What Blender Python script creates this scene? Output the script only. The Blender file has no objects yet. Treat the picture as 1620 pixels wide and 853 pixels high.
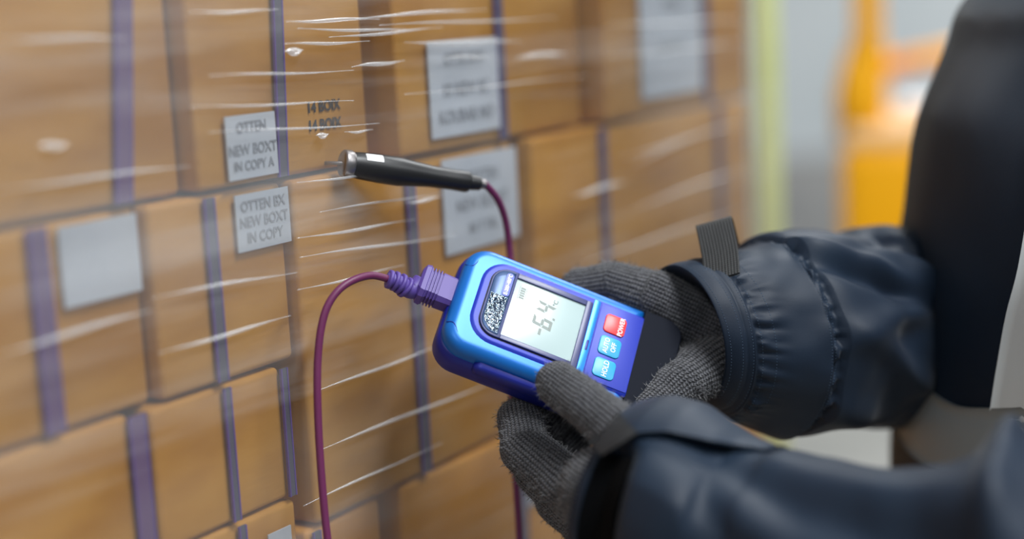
import bpy, bmesh, math, random
import numpy as np
from mathutils import Vector, Matrix, noise, Euler
from mathutils.bvhtree import BVHTree
random.seed(4)
S = bpy.context.scene
COL = S.collection

# ---------------------------------------------------------------- camera
PIT, ROL, F = math.radians(9.6), -.05, 2400.0
CAM = Vector((0, 0, 1.35))
fw = Vector((0, math.cos(PIT), -math.sin(PIT)))
_r0 = Vector((1, 0, 0)); _u0 = _r0.cross(fw)
rt = _r0*math.cos(ROL) + _u0*math.sin(ROL)
up = -_r0*math.sin(ROL) + _u0*math.cos(ROL)
cd = bpy.data.cameras.new('camera'); cam = bpy.data.objects.new('camera', cd); COL.objects.link(cam)
M3 = Matrix((rt, up, -fw)).transposed()
cam.matrix_world = Matrix.Translation(CAM) @ M3.to_4x4()
cd.sensor_width = 36; cd.lens = 36*F/1620; cd.clip_start = .02
cd.dof.use_dof = True; cd.dof.focus_distance = .864; cd.dof.aperture_fstop = 1.6
cd.dof.aperture_blades = 0
S.camera = cam
# ---------------------------------------------------------------- light
w_ = bpy.data.worlds.new('world'); S.world = w_; w_.use_nodes = True
w_.node_tree.nodes['Background'].inputs[0].default_value = (.80, .88, 1, 1)
w_.node_tree.nodes['Background'].inputs[1].default_value = .32
def area(loc, target, size, size_y, power, color=(1, 1, 1)):
    l = bpy.data.lights.new('hall_light', 'AREA'); l.shape = 'RECTANGLE'; l.size = size; l.size_y = size_y
    l.energy = power; l.color = color
    o = bpy.data.objects.new('hall_light', l); COL.objects.link(o); o.location = loc
    o.rotation_euler = (Vector(target)-Vector(loc)).to_track_quat('-Z', 'Y').to_euler()
    return o
LAMPS = [(1.0, .05, 3.3, 95), (1.15, 3.0, 3.3, 60), (-.9, -1.9, 3.3, 30), (3.4, -.5, 3.3, 60), (3.0, 4.8, 3.3, 85), (-1.6, 3.6, 3.3, 50)]
for x, y, z, e in LAMPS:
    area((x, y, z-.06), (x, y, 0), .34, 1.5, e, (.95, .98, 1))
S.view_settings.view_transform = 'Standard'; S.view_settings.look = 'None'
S.view_settings.exposure = .05; S.view_settings.gamma = 1; S.view_settings.use_curve_mapping = False

# ---------------------------------------------------------------- helpers
def ray(px, py): return fw + rt*((px-810)/F) - up*((py-426.5)/F)
def P(px, py, Z): return CAM + ray(px, py)*Z
def tag(o, label=None, cat=None, group=None, kind=None):
    for k, v in (('label', label), ('category', cat), ('group', group), ('kind', kind)):
        if v: o[k] = v
    return o
def empty(name, loc, label, cat, group=None):
    o = bpy.data.objects.new(name, None); COL.objects.link(o); o.location = loc; o.empty_display_size = .02
    return tag(o, label, cat, group)
def add(name, me, mat, parent=None, smooth=True, kind=None, label=None, world=True):
    """world=True: vertices are in world space; shifted so the object sits right under its parent or its own base"""
    if world:
        if parent is not None:
            inv = pmat(parent).inverted(); me.transform(inv)
    o = bpy.data.objects.new(name, me); COL.objects.link(o)
    if world and parent is None:
        xs = np.empty(len(me.vertices)*3); me.vertices.foreach_get('co', xs); xs = xs.reshape(-1, 3)
        b = Vector(((xs[:, 0].min()+xs[:, 0].max())/2, (xs[:, 1].min()+xs[:, 1].max())/2, xs[:, 2].min()))
        me.transform(Matrix.Translation(-b)); o.location = b
    if parent is not None: o.parent = parent
    if mat is not None: me.materials.append(mat)
    if smooth: me.polygons.foreach_set('use_smooth', [True]*len(me.polygons))
    return tag(o, label, None, None, kind)
def pmat(o):
    m = Matrix.LocRotScale(o.location, o.rotation_euler, o.scale)
    return pmat(o.parent) @ m if o.parent else m
def mesh(v, f):
    me = bpy.data.meshes.new('m'); me.from_pydata([tuple(x) for x in v], [], f); me.update(); return me
def bm_mesh(bm, angle=None):
    bmesh.ops.recalc_face_normals(bm, faces=bm.faces)
    if angle:
        for e in bm.edges:
            if len(e.link_faces) == 2 and e.calc_face_angle(0) > angle: e.smooth = False
    me = bpy.data.meshes.new('m'); bm.to_mesh(me); bm.free(); return me
def box_bm(x0, x1, y0, y1, z0, z1, bev=0, seg=2, bm=None):
    bm2 = bmesh.new()
    vs = [bm2.verts.new((x, y, z)) for x in (x0, x1) for y in (y0, y1) for z in (z0, z1)]
    for q in ((0, 1, 3, 2), (4, 6, 7, 5), (0, 4, 5, 1), (2, 3, 7, 6), (0, 2, 6, 4), (1, 5, 7, 3)):
        bm2.faces.new([vs[i] for i in q])
    bmesh.ops.recalc_face_normals(bm2, faces=bm2.faces)
    if bev: bmesh.ops.bevel(bm2, geom=bm2.edges[:], offset=bev, segments=seg, profile=.5, affect='EDGES')
    if bm is None: return bm2
    t = bpy.data.meshes.new('t'); bm2.to_mesh(t); bm2.free(); bm.from_mesh(t); bpy.data.meshes.remove(t); return bm
def tube(pts, rads, seg=12, cap=True):
    pts = [Vector(p) for p in pts]; n = len(pts)
    if not hasattr(rads, '__len__'): rads = [rads]*n
    v, fc = [], []
    t0 = (pts[1]-pts[0]).normalized(); a = t0.orthogonal().normalized()
    for i in range(n):
        t = (pts[min(i+1, n-1)]-pts[max(i-1, 0)]).normalized()
        a = (a-t*a.dot(t)).normalized(); b = t.cross(a)
        for k in range(seg):
            th = 2*math.pi*k/seg; v.append(pts[i]+(a*math.cos(th)+b*math.sin(th))*rads[i])
    for i in range(n-1):
        for k in range(seg):
            k2 = (k+1) % seg; fc.append((i*seg+k, i*seg+k2, (i+1)*seg+k2, (i+1)*seg+k))
    if cap: fc.append(tuple(range(seg))[::-1]); fc.append(tuple((n-1)*seg+k for k in range(seg)))
    return v, fc
def spline(pts, n=8):
    pts = [Vector(p) for p in pts]; out = []
    for i in range(len(pts)-1):
        p0 = pts[max(i-1, 0)]; p1 = pts[i]; p2 = pts[i+1]; p3 = pts[min(i+2, len(pts)-1)]
        for k in range(n):
            t = k/n; out.append(.5*((2*p1)+(p2-p0)*t+(2*p0-5*p1+4*p2-p3)*t*t+(3*p1-p0-3*p2+p3)*t**3))
    out.append(pts[-1]); return out
def text_mesh(s, size, align='CENTER', bold=0, shear=0, depth=.0001):
    c = bpy.data.curves.new('t', 'FONT'); c.body = s; c.size = size; c.align_x = align; c.align_y = 'CENTER'
    c.extrude = depth; c.offset = bold; c.shear = shear; c.resolution_u = 3
    o = bpy.data.objects.new('t', c); COL.objects.link(o)
    me = bpy.data.meshes.new_from_object(o.evaluated_get(bpy.context.evaluated_depsgraph_get()))
    bpy.data.objects.remove(o); bpy.data.curves.remove(c); me.materials.clear(); return me
# ---------------------------------------------------------------- materials
def mat(name, col, rough=.5, metal=0, spec=.5, nodes=None, **kw):
    m = bpy.data.materials.new(name); m.use_nodes = True
    b = m.node_tree.nodes['Principled BSDF']
    b.inputs['Base Color'].default_value = (*col, 1); b.inputs['Roughness'].default_value = rough
    b.inputs['Metallic'].default_value = metal; b.inputs['Specular IOR Level'].default_value = spec
    for k, v in kw.items(): b.inputs[k.replace('_', ' ')].default_value = v
    if nodes: nodes(m.node_tree, b)
    return m
def nd(t, typ, **kw):
    n = t.nodes.new(typ)
    for k, v in kw.items():
        if k in ('operation', 'blend_type', 'data_type', 'attribute_name', 'wave_type', 'bands_direction', 'feature', 'noise_dimensions'): setattr(n, k, v)
        else: n.inputs[k.replace('_', ' ')].default_value = v
    return n
def noise_on(t, coord, scale, sx=(1, 1, 1), detail=4, rough=.5, dist=0):
    tc = nd(t, 'ShaderNodeTexCoord'); mp = nd(t, 'ShaderNodeMapping'); mp.inputs['Scale'].default_value = sx
    t.links.new(tc.outputs[coord], mp.inputs[0])
    n = nd(t, 'ShaderNodeTexNoise', Scale=scale, Detail=detail, Roughness=rough, Distortion=dist)
    t.links.new(mp.outputs[0], n.inputs['Vector']); return n
def mixcol(t, fac, c1, c2, lo=.35, hi=.65):
    r = nd(t, 'ShaderNodeValToRGB'); r.color_ramp.elements[0].position = lo; r.color_ramp.elements[1].position = hi
    r.color_ramp.elements[0].color = (*c1, 1); r.color_ramp.elements[1].color = (*c2, 1)
    t.links.new(fac, r.inputs[0]); return r.outputs[0]
def bump(t, b, h, strength=.3, dist=.001):
    n = nd(t, 'ShaderNodeBump', Strength=strength, Distance=dist)
    t.links.new(h, n.inputs['Height']); t.links.new(n.outputs[0], b.inputs['Normal']); return n
def speck(c1, c2, scale, sx=(1, 1, 1), lo=.35, hi=.65, bs=0, bd=.001, bscale=None, coord='Object', bsx=None):
    def fn(t, b):
        n = noise_on(t, coord, scale, sx); t.links.new(mixcol(t, n.outputs[0], c1, c2, lo, hi), b.inputs['Base Color'])
        if bs:
            n2 = noise_on(t, coord, bscale or scale*5, bsx or sx); bump(t, b, n2.outputs[0], bs, bd)
    return fn
def srgb(r, g, b):
    return tuple(((c/255)/12.92 if c/255 <= .04045 else ((c/255+.055)/1.055)**2.4) for c in (r, g, b))
KRAFT = mat('kraft_cardboard', (.4, .25, .1), .55, spec=.3, nodes=speck(srgb(172, 118, 40), srgb(196, 144, 64), 9, (1, 1, 3), bs=.25, bd=.0006, bscale=60, bsx=(1, 1, 6)))
KRAFT2 = mat('orange_cardboard', (.4, .25, .1), .6, spec=.3, nodes=speck(srgb(192, 130, 34), srgb(210, 148, 50), 9, (1, 1, 3), bs=.2, bd=.0006, bscale=60))
STRAPG = mat('grey_strap', srgb(88, 88, 104), .45)
STRAPM = mat('mauve_strap', srgb(108, 84, 124), .45)
STRAPP = mat('purple_strap_edge', srgb(98, 72, 150), .45)
PAPER = mat('label_paper', srgb(205, 210, 216), .6, nodes=speck(srgb(178, 186, 196), srgb(198, 204, 212), 12))
INK = mat('ink', srgb(52, 46, 44), .7)
LINK = mat('label_ink', srgb(142, 146, 154), .7)
WOOD = mat('pallet_wood', (.3, .2, .1), .8, nodes=speck(srgb(150, 116, 78), srgb(184, 148, 104), 14, (8, 1, 8)))
def film_nodes(t, b):
    out = t.nodes['Material Output']; t.nodes.remove(b)
    tr = nd(t, 'ShaderNodeBsdfTransparent'); gl = nd(t, 'ShaderNodeBsdfGlossy', Roughness=.16); df = nd(t, 'ShaderNodeBsdfDiffuse')
    df.inputs[0].default_value = (.80, .82, .84, 1); gl.inputs[0].default_value = (.9, .93, .96, 1)
    # long wrinkles run along the film, so the noise is stretched along the wall
    n1 = noise_on(t, 'Object', 26, (.10, .10, 1.6), 5, .55, .3)
    n2 = noise_on(t, 'Object', 5, (.6, .6, 1.0), 3, .5)
    r1 = nd(t, 'ShaderNodeMapRange'); r1.inputs[1].default_value = .50; r1.inputs[2].default_value = .78; r1.inputs[3].default_value = .01; r1.inputs[4].default_value = .15
    r2 = nd(t, 'ShaderNodeMapRange'); r2.inputs[1].default_value = .42; r2.inputs[2].default_value = .72; r2.inputs[3].default_value = .01; r2.inputs[4].default_value = .14
    t.links.new(n1.outputs[0], r1.inputs[0]); t.links.new(n2.outputs[0], r2.inputs[0])
    ad = nd(t, 'ShaderNodeMath', operation='ADD'); t.links.new(r1.outputs[0], ad.inputs[0]); t.links.new(r2.outputs[0], ad.inputs[1])
    m1 = nd(t, 'ShaderNodeMixShader'); t.links.new(ad.outputs[0], m1.inputs[0]); t.links.new(tr.outputs[0], m1.inputs[1]); t.links.new(df.outputs[0], m1.inputs[2])
    m2 = nd(t, 'ShaderNodeMixShader')
    fr = nd(t, 'ShaderNodeFresnel', IOR=1.45); fm = nd(t, 'ShaderNodeMath', operation='MULTIPLY'); fm.inputs[1].default_value = .5
    t.links.new(fr.outputs[0], fm.inputs[0]); t.links.new(fm.outputs[0], m2.inputs[0])
    t.links.new(m1.outputs[0], m2.inputs[1]); t.links.new(gl.outputs[0], m2.inputs[2])
    n3 = noise_on(t, 'Object', 40, (.08, .08, 1.3), 4, .5, .2)
    bp = nd(t, 'ShaderNodeBump', Strength=.8, Distance=.006); t.links.new(n3.outputs[0], bp.inputs['Height'])
    t.links.new(bp.outputs[0], gl.inputs['Normal']); t.links.new(m2.outputs[0], out.inputs[0])
FILM = mat('stretch_film', (1, 1, 1), nodes=film_nodes)
def fold_nodes(t, b):
    out = t.nodes['Material Output']; t.nodes.remove(b)
    tr = nd(t, 'ShaderNodeBsdfTransparent'); gl = nd(t, 'ShaderNodeBsdfGlossy', Roughness=.22); df = nd(t, 'ShaderNodeBsdfDiffuse')
    df.inputs[0].default_value = (.95, .96, .98, 1)
    m0 = nd(t, 'ShaderNodeMixShader'); m0.inputs[0].default_value = .5; t.links.new(gl.outputs[0], m0.inputs[1]); t.links.new(df.outputs[0], m0.inputs[2])
    m1 = nd(t, 'ShaderNodeMixShader'); m1.inputs[0].default_value = .36
    t.links.new(tr.outputs[0], m1.inputs[1]); t.links.new(m0.outputs[0], m1.inputs[2]); t.links.new(m1.outputs[0], out.inputs[0])
FOLD = mat('film_fold', (1, 1, 1), nodes=fold_nodes)
WALLM = mat('insulated_panel_white', srgb(196, 202, 204), .5, nodes=speck(srgb(190, 197, 200), srgb(203, 208, 210), 2))
FLOORM = mat('concrete_floor', srgb(176, 174, 168), .55, nodes=speck(srgb(140, 139, 134), srgb(156, 154, 149), 3, bs=.1, bscale=30))
GREYM = mat('grey_kerb', srgb(150, 150, 148), .7, nodes=speck(srgb(140, 140, 140), srgb(162, 160, 158), 4))
ORANGE = mat('orange_paint', srgb(250, 176, 4), .42, spec=.4)
LITTOP = mat('painted_lit_orange', srgb(240, 196, 140), .5)
BLKM = mat('black_rubber', srgb(28, 28, 30), .6)
STEEL = mat('steel', srgb(150, 146, 146), .4, metal=1)
GREENP = mat('pale_green_post', srgb(196, 206, 140), .45, nodes=speck(srgb(188, 198, 132), srgb(206, 214, 160), 5))
def nylon(t, b):
    n = noise_on(t, 'Object', 12, (1, 1, 1), 3); t.links.new(mixcol(t, n.outputs[0], srgb(17, 29, 45), srgb(21, 36, 53)), b.inputs['Base Color'])
    n2 = noise_on(t, 'Object', 900, (1, 1, 1), 2); bump(t, b, n2.outputs[0], .12, .0004)
NYLON = mat('navy_nylon', (.02, .03, .05), .58, spec=.3, nodes=nylon, Sheen_Weight=.06, Sheen_Roughness=.4)
STITCH = mat('navy_thread', srgb(42, 64, 86), .6)
TROUS = mat('dark_trouser_cloth', srgb(30, 38, 50), .7)
def webbing(t, b):
    tc = nd(t, 'ShaderNodeTexCoord'); w1 = nd(t, 'ShaderNodeTexWave', Scale=210, wave_type='BANDS', bands_direction='X'); w2 = nd(t, 'ShaderNodeTexWave', Scale=190, wave_type='BANDS', bands_direction='Y')
    t.links.new(tc.outputs['UV'], w1.inputs[0]); t.links.new(tc.outputs['UV'], w2.inputs[0])
    m = nd(t, 'ShaderNodeMath', operation='MULTIPLY'); t.links.new(w1.outputs[1], m.inputs[0]); t.links.new(w2.outputs[1], m.inputs[1])
    t.links.new(mixcol(t, m.outputs[0], srgb(6, 7, 8), srgb(34, 37, 40), .1, .7), b.inputs['Base Color'])
    bump(t, b, m.outputs[0], .8, .0006)
WEB = mat('black_webbing', srgb(30, 32, 35), .55, nodes=webbing)
WEBP = mat('black_webbing_plain', srgb(40, 43, 46), .6, nodes=speck(srgb(16, 17, 19), srgb(32, 34, 37), 260, (1, 6, 1), bs=.3, bscale=600))
TAPE = mat('reflective_tape', srgb(140, 148, 152), .45, spec=.6)
TAPE2 = mat('bright_reflective_tape', srgb(222, 226, 226), .45, spec=.6)
SKIN = mat('skin', srgb(196, 146, 118), .55); 
def knit(t, b):
    at = nd(t, 'ShaderNodeAttribute', attribute_name='knit'); sp = nd(t, 'ShaderNodeSeparateXYZ'); t.links.new(at.outputs['Vector'], sp.inputs[0])
    def m(op, a, b_=None):
        n = nd(t, 'ShaderNodeMath', operation=op)
        for i, v in enumerate((a, b_)):
            if v is None: continue
            if isinstance(v, (int, float)): n.inputs[i].default_value = v
            else: t.links.new(v, n.inputs[i])
        return n.outputs[0]
    wob = noise_on(t, 'Object', 120, (1, 1, 1), 2)
    u = m('ADD', m('MULTIPLY', sp.outputs[0], math.pi/2.3), m('MULTIPLY', m('SUBTRACT', wob.outputs[0], .5), 1.5))   # one wale each 2.3 mm
    rib = m('ABSOLUTE', m('SINE', u))                                     # ribs
    tri = m('ABSOLUTE', m('COSINE', u))
    v = m('ADD', m('MULTIPLY', sp.outputs[1], 2*math.pi/1.9), m('ADD', m('MULTIPLY', tri, 3.0), m('MULTIPLY', wob.outputs[0], 4.0)))
    row = m('ADD', m('MULTIPLY', m('SINE', v), .5), .5)
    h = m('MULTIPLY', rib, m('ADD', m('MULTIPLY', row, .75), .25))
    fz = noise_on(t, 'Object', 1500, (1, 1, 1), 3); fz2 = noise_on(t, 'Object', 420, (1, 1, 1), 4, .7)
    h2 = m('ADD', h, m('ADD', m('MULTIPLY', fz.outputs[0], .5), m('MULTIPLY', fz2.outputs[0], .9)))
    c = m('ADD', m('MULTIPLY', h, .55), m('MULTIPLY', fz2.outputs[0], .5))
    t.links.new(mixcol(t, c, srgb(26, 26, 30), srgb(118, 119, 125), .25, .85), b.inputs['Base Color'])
    bump(t, b, h2, 1.0, .0011)
KNIT = mat('grey_knit_wool', srgb(80, 80, 82), .95, spec=.15, nodes=knit, Sheen_Weight=.2, Sheen_Roughness=.5)
LINT = mat('wool_fibre', srgb(120, 120, 122), .9)
LINTD = mat('dark_wool_fibre', srgb(40, 40, 42), .9)
DEVB = mat('blue_pearl_plastic', srgb(2, 104, 190), .4, metal=.3, spec=.6)
DEVD = mat('royal_blue_plastic', srgb(16, 30, 128), .42, spec=.5, metal=.15)
DEVV = mat('violet_blue_plastic', srgb(22, 46, 168), .45, spec=.5, metal=.1)
NAVYP = mat('dark_navy_plastic', srgb(8, 14, 28), .75, spec=.2)
BEZ = mat('smoked_window', srgb(34, 44, 104), .38, spec=.6)
LCD = mat('lcd_glass', srgb(168, 188, 188), .25, spec=.5, nodes=None, Emission_Color=(.72, .86, .86, 1), Emission_Strength=.05)
SEG = mat('lcd_segment', srgb(104, 118, 112), .4)
CYAN = mat('cyan_key', srgb(38, 160, 206), .38)
CYAN2 = mat('cyan_strip', srgb(10, 122, 204), .3, metal=.3)
RED = mat('red_key', srgb(240, 42, 48), .36)
WHITE = mat('white_print', srgb(245, 245, 248), .5)
PILL = mat('lilac_pill', srgb(112, 122, 200), .4)
def foilf(t, b):
    n0 = noise_on(t, 'Object', 700, (1, 1, 1), 4, .6, 1.5); t.links.new(mixcol(t, n0.outputs[0], srgb(14, 50, 84), srgb(225, 238, 246), .46, .56), b.inputs['Base Color'])  # bright and dark reflections of the crinkles are painted into the colour
    n = noise_on(t, 'Object', 330, (1, 1, 1), 5, .7, 1.2); bump(t, b, n.outputs[0], .9, .0012)
FOIL = mat('chrome_badge_painted_glints', srgb(120, 160, 190), .14, metal=1, nodes=foilf)
BADGE = mat('dark_glossy_badge', srgb(10, 52, 96), .3, spec=.5, metal=.3)
PLUG = mat('purple_plug', srgb(84, 64, 142), .5)
CABLE = mat('magenta_cable', srgb(98, 36, 76), .45, spec=.4)
PROBE = mat('black_probe_plastic', srgb(22, 22, 24), .4)

# ---------------------------------------------------------------- room
def room():
    def slab(name, b, m):
        return add(name, bm_mesh(box_bm(*b)), m, None, False, 'structure')
    slab('floor', (-4, 6, -4, 7.2, -.1, 0), FLOORM)
    slab('wall_back', (-4, 6, 7.2, 7.35, 0, 3.4), WALLM)
    slab('wall_left', (-4.15, -4, -4, 7.2, 0, 3.4), WALLM)
    slab('wall_right', (6, 6.15, -4, 7.2, 0, 3.4), WALLM)
    slab('ceiling', (-4, 6, -4, 7.2, 3.4, 3.5), WALLM)
    slab('baseboard_back', (-4, 6, 7.02, 7.2, 0, .62), GREYM)
    # panel joints of the insulated wall
    for i in range(9):
        x = -3.4+i*1.15
        add('trim_%d' % (i+1), bm_mesh(box_bm(x-.02, x+.02, 7.185, 7.2, .62, 3.39)), GREYM, None, False, 'structure')
    for x, y, z, e in LAMPS:
        t = empty('ceiling_light', (x, y, z), 'long white strip light fixed under the ceiling', 'lamp', 'strip lights under the ceiling')
        add('lamp_housing', bm_mesh(box_bm(x-.19, x+.19, y-.78, y+.78, z-.04, z+.1, .01)), WHITE, t)
room()

# ---------------------------------------------------------------- the pallet load
wdir = (fw + rt*(1590/F) + up*(486.5/F)); wdir.z = 0; wdir.normalize()
ndir = Vector((wdir.y, -wdir.x, 0))                  # outwards, to the aisle
if ndir.dot(CAM-P(540, 260, .892)) < 0: ndir = -ndir
W0 = P(540, 260, .892)
def hit(px, py, off=0.0):
    d = ray(px, py); o = W0+ndir*off; t = (o-CAM).dot(ndir)/d.dot(ndir); return CAM+d*t
def sh(px, py, off=0.0):
    h = hit(px, py, off); return (h-W0).dot(wdir), h.z
def wp(s, z, off=0): q = W0+wdir*s+ndir*off; return Vector((q.x, q.y, z))
def quad_patch(parent, name, m, s0, s1, z0, z1, off, fn, nx=2, thick=.0006, skew=0.0):
    """thin sheet with real thickness lying on the face of a carton"""
    v, f = [], []
    for j, o in enumerate((off+thick, off)):
        for i in range(nx+1):
            for k in (0, 1):
                s = s0+(s1-s0)*i/nx; z = z0 if k == 0 else z1
                v.append(fn(s+(skew*(z-z0)), z, o))
    n = 2*(nx+1)
    for i in range(nx):
        a = 2*i; f.append((a, a+2, a+3, a+1)); f.append((n+a, n+a+1, n+a+3, n+a+2))
        f.append((a, n+a, n+a+2, a+2)); f.append((a+1, a+3, n+a+3, n+a+1))
    f.append((0, 1, n+1, n)); a = 2*nx; f.append((a, n+a, n+a+1, a+1))
    return add(name, mesh(v, f), m, parent, False)
def carton(s0, s1, z0, z1, yaw=0, depth=.22, straps=(), labels=(), prints=(), m=KRAFT, label=None, group=None, out=0, sw=.0085, glob=None):
    """yaw>0 turns the left end of the face towards the aisle; straps in s; labels as (s0,s1,z0,z1,rows)"""
    L = s1-s0; c = (s0+s1)/2; ca, sa = math.cos(yaw), math.sin(yaw)
    def fn(s, z, off):
        ds = s-c; o = off+out
        return wp(c+ds*ca+o*sa, z, -ds*sa+o*ca)
    base = fn(c, z0, -depth/2)
    t = empty('carton', base, label, 'box', group); t['kind_note'] = ''
    del t['kind_note']
    # body: slightly bulging faces, soft edges
    nx, nz = 8, 6; bm = box_bm(0, L, -depth, 0, 0, z1-z0, .0035, 3)
    for vtx in bm.verts:
        x, y, z = vtx.co; bul = .0025*math.sin(math.pi*min(max(x/L, 0), 1))*math.sin(math.pi*min(max(z/(z1-z0), 0), 1))
        vtx.co = fn(s0+x, z0+z, y-.0030)
    body = add('carton_body', bm_mesh(bm, .9), m, t)
    # flap line near the top and tape over it
    for sx, h in straps:
        w = sw
        q = quad_patch(t, 'strap', STRAPG if sw < .01 else STRAPM, sx-w/2, sx+w/2, z0+.001, z1-.001, -.0012, fn, thick=.0014, skew=h)
        for e in (-1, 1):
            quad_patch(q, 'strap_edge', STRAPP, sx+e*w/2-.0005, sx+e*w/2+.0005, z0+.001, z1-.001, -.0010, fn, thick=.0016, skew=h)
    for (a, b, c0, c1, rows, sk) in labels:
        q = quad_patch(t, 'paper_label', PAPER, a, b, c0, c1, -.0006, fn, skew=sk, thick=.0008)
        for i, (txt, fr, sz) in enumerate(rows):
            tm = text_mesh(txt, sz*.82, bold=sz*.012, depth=.0001)
            zz = c1-(c1-c0)*fr; cc = (a+b)/2+sk*(zz-c0)
            for v in tm.vertices:
                x, y, z = v.co; v.co = fn(cc+x*.93, zz+y, .0006+z)
            add('label_print', tm, LINK, q, False)
    for (a, z, txt, sz) in prints:
        tm = text_mesh(txt, sz, align='LEFT', bold=sz*.02)
        for v in tm.vertices:
            x, y, zz = v.co; v.co = fn(a+x, z+y, -.0022+zz)
        add('printed_text', tm, INK, t, False)
    return t
def S_(px, py): return sh(px, py)[0]
def Z_(px, py): return sh(px, py)[1]
z1 = Z_(540, 268)             # seam under the top row in view
zt = z1+.20
z2 = Z_(640, 768)             # seam under the tall second row
G1 = 'kraft cartons of the pallet load'
def lab(px0, px1, py0, py1, rows, pyref=None, skew=0):
    yr = (py0+py1)/2; xm = (px0+px1)/2
    return (S_(px0, yr), S_(px1, yr), Z_(xm, py1), Z_(xm, py0), rows, skew)
g = .004
# top row
sA1 = S_(296, 150); sB1 = S_(594, 130); sC1 = S_(938, 100); sD1 = S_(1197, 80)
carton(sA1-.24, sA1-.001, z1+.0005, zt, .05, straps=[(S_(204, 310), .12)], sw=.011, label='large blurred kraft carton at the left of the top row with one purple strap')
carton(sA1+.003, sB1-.001, z1+.0008, zt, .05, straps=[(S_(447, 272), .06)], labels=[lab(352, 436, 180, 281, [('OTTEN', .2, .010), ('NEW BOXT', .55, .010), ('IN COPY A', .8, .009)])],
       prints=[(S_(492, 172), Z_(522, 168), '14 BOIX', .0088), (S_(494, 202), Z_(522, 197), '14 BOIX', .0088)], sw=.0075,
       label='top row carton with two printed lines above the probe tip')
carton(sB1+.018, sC1-g, z1+.0005, zt, .05, straps=[(S_(793, 110), 0)], labels=[lab(670, 788, 62, 212, [('OTTR BOX', .2, .013), ('10 NEW SC', .52, .015), ('KOUBAR NO', .8, .015)])],
       label='top row kraft carton with a large grey-white label, above the black probe')
carton(sC1+.012, sD1, z1+.0005, zt, .05, straps=[(S_(1123, 70), 0)], labels=[lab(1005, 1112, -40, 150, [('OTTEN', .25, .014), ('NEW BOX', .6, .014)])],
       label='top row kraft carton at the right end of the load beside the pale green post')
# second row
sA2 = S_(240, 450); sB2 = S_(474, 500); sC2 = S_(838, 420); sD2 = S_(1200, 300)
zA = Z_(240, 645); zB = Z_(400, 612)
carton(sA2-.25, sA2, zA+.0005, z1-.0018, .04, straps=[(S_(76, 500), 0)], sw=.011, labels=[lab(102, 232, 348, 476, [], skew=0)],
       label='second row kraft carton at the left edge with a big blank white label')
carton(sA2+.003, sB2-.002, zA+.0005, z1-.0018, .03, straps=[(S_(340, 440), 0)], sw=.0075, labels=[lab(374, 462, 302, 392, [('OTTEN BX', .22, .010), ('NEW BOXT', .5, .010), ('IN COPY', .78, .010)], skew=0)],
       label='second row carton with a crumpled label right of its strap')
carton(sB2+.002, sC2-.006, z2+.0005, z1-.0018, .03, straps=[(S_(660, 480), 0)], labels=[lab(703, 826, 242, 390, [('OTTTEN', .24, .014), ('NEW BOINT', .52, .015), ('IN T TRL', .78, .012)], skew=0)],
       label='tall second row carton behind the meter with a tilted white label under the probe')
carton(sC2+.006, sD2, z2+.0005, z1-.0018, .03, straps=[(S_(952, 300), 0), (S_(1146, 260), 0)],
       label='second row carton at the right end of the load with two straps above the sleeve')
# third level on the left
zF = Z_(380, 826); sE = S_(250, 740); sF = S_(465, 700)
carton(sE-.30, sE-.21, zF, zA-.0018, .02, label='narrow orange brown carton at the bottom left corner', m=KRAFT2)
carton(sE-.195, sE-.01, zF, zA-.0018, .04, straps=[(S_(236, 780), 0)], sw=.011, label='blurred low carton at lower left with a purple strap')
carton(sE, sF-.002, zF, zA-.0018, .03, straps=[(S_(368, 720), 0), (S_(461, 700), 0)], sw=.005, label='small kraft carton left of the hanging cable with two narrow straps')
# rows below
rows_z = [z2]
while rows_z[-1] > .25: rows_z.append(rows_z[-1]-(z2-.144)/5)
rows_z[-1] = .144
sl = sE-.30; sr = sD2
# row right under: two shallow cartons under the left stack, then orange brown ones
carton(sl, S_(300, 853), z2-.06, zF-.0018, 0, label='lowest carton at the far left, under the strapped low carton', m=KRAFT2)
carton(S_(300, 853)+.003, S_(478, 845), z2-.06, zF-.0018, 0, straps=[(S_(385, 850), 0)], labels=[lab(425, 462, 838, 880, [])], sw=.005, label='lowest carton left of the cable with a white label corner')
zt3 = z2-.002
r3 = z2-(z2-.144)/5
carton(S_(490, 840), S_(607, 800), r3, zt3, 0, straps=[(S_(502, 850), 0)], sw=.006, m=KRAFT2, label='orange brown carton at the bottom between the cable and the dark gap')
carton(S_(641, 790), S_(920, 760), r3, zt3, 0, straps=[(S_(828, 800), 0)], labels=[lab(834, 880, 735, 790, [])], m=KRAFT2, label='orange brown carton at the bottom centre with a strap and white label by the glove')
carton(S_(920, 760)+.003, sr, r3, zt3, 0, m=KRAFT2, label='orange brown carton at the bottom hidden behind the gloves')
carton(sl, S_(478, 845), r3, z2-.062, 0, m=KRAFT2, label='wide carton under the leftmost low cartons')
zr = [r3-(i)*(r3-.144)/4 for i in range(5)]
for i in range(4):
    n = 4; w = (sr-sl)/n
    for k in range(n):
        carton(sl+k*w+.002, sl+(k+1)*w-.002, zr[i+1]+.001, zr[i]-.003, 0, m=KRAFT2, label='kraft carton in the lower rows of the load on the pallet', group='cartons in the lower rows of the load')
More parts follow.
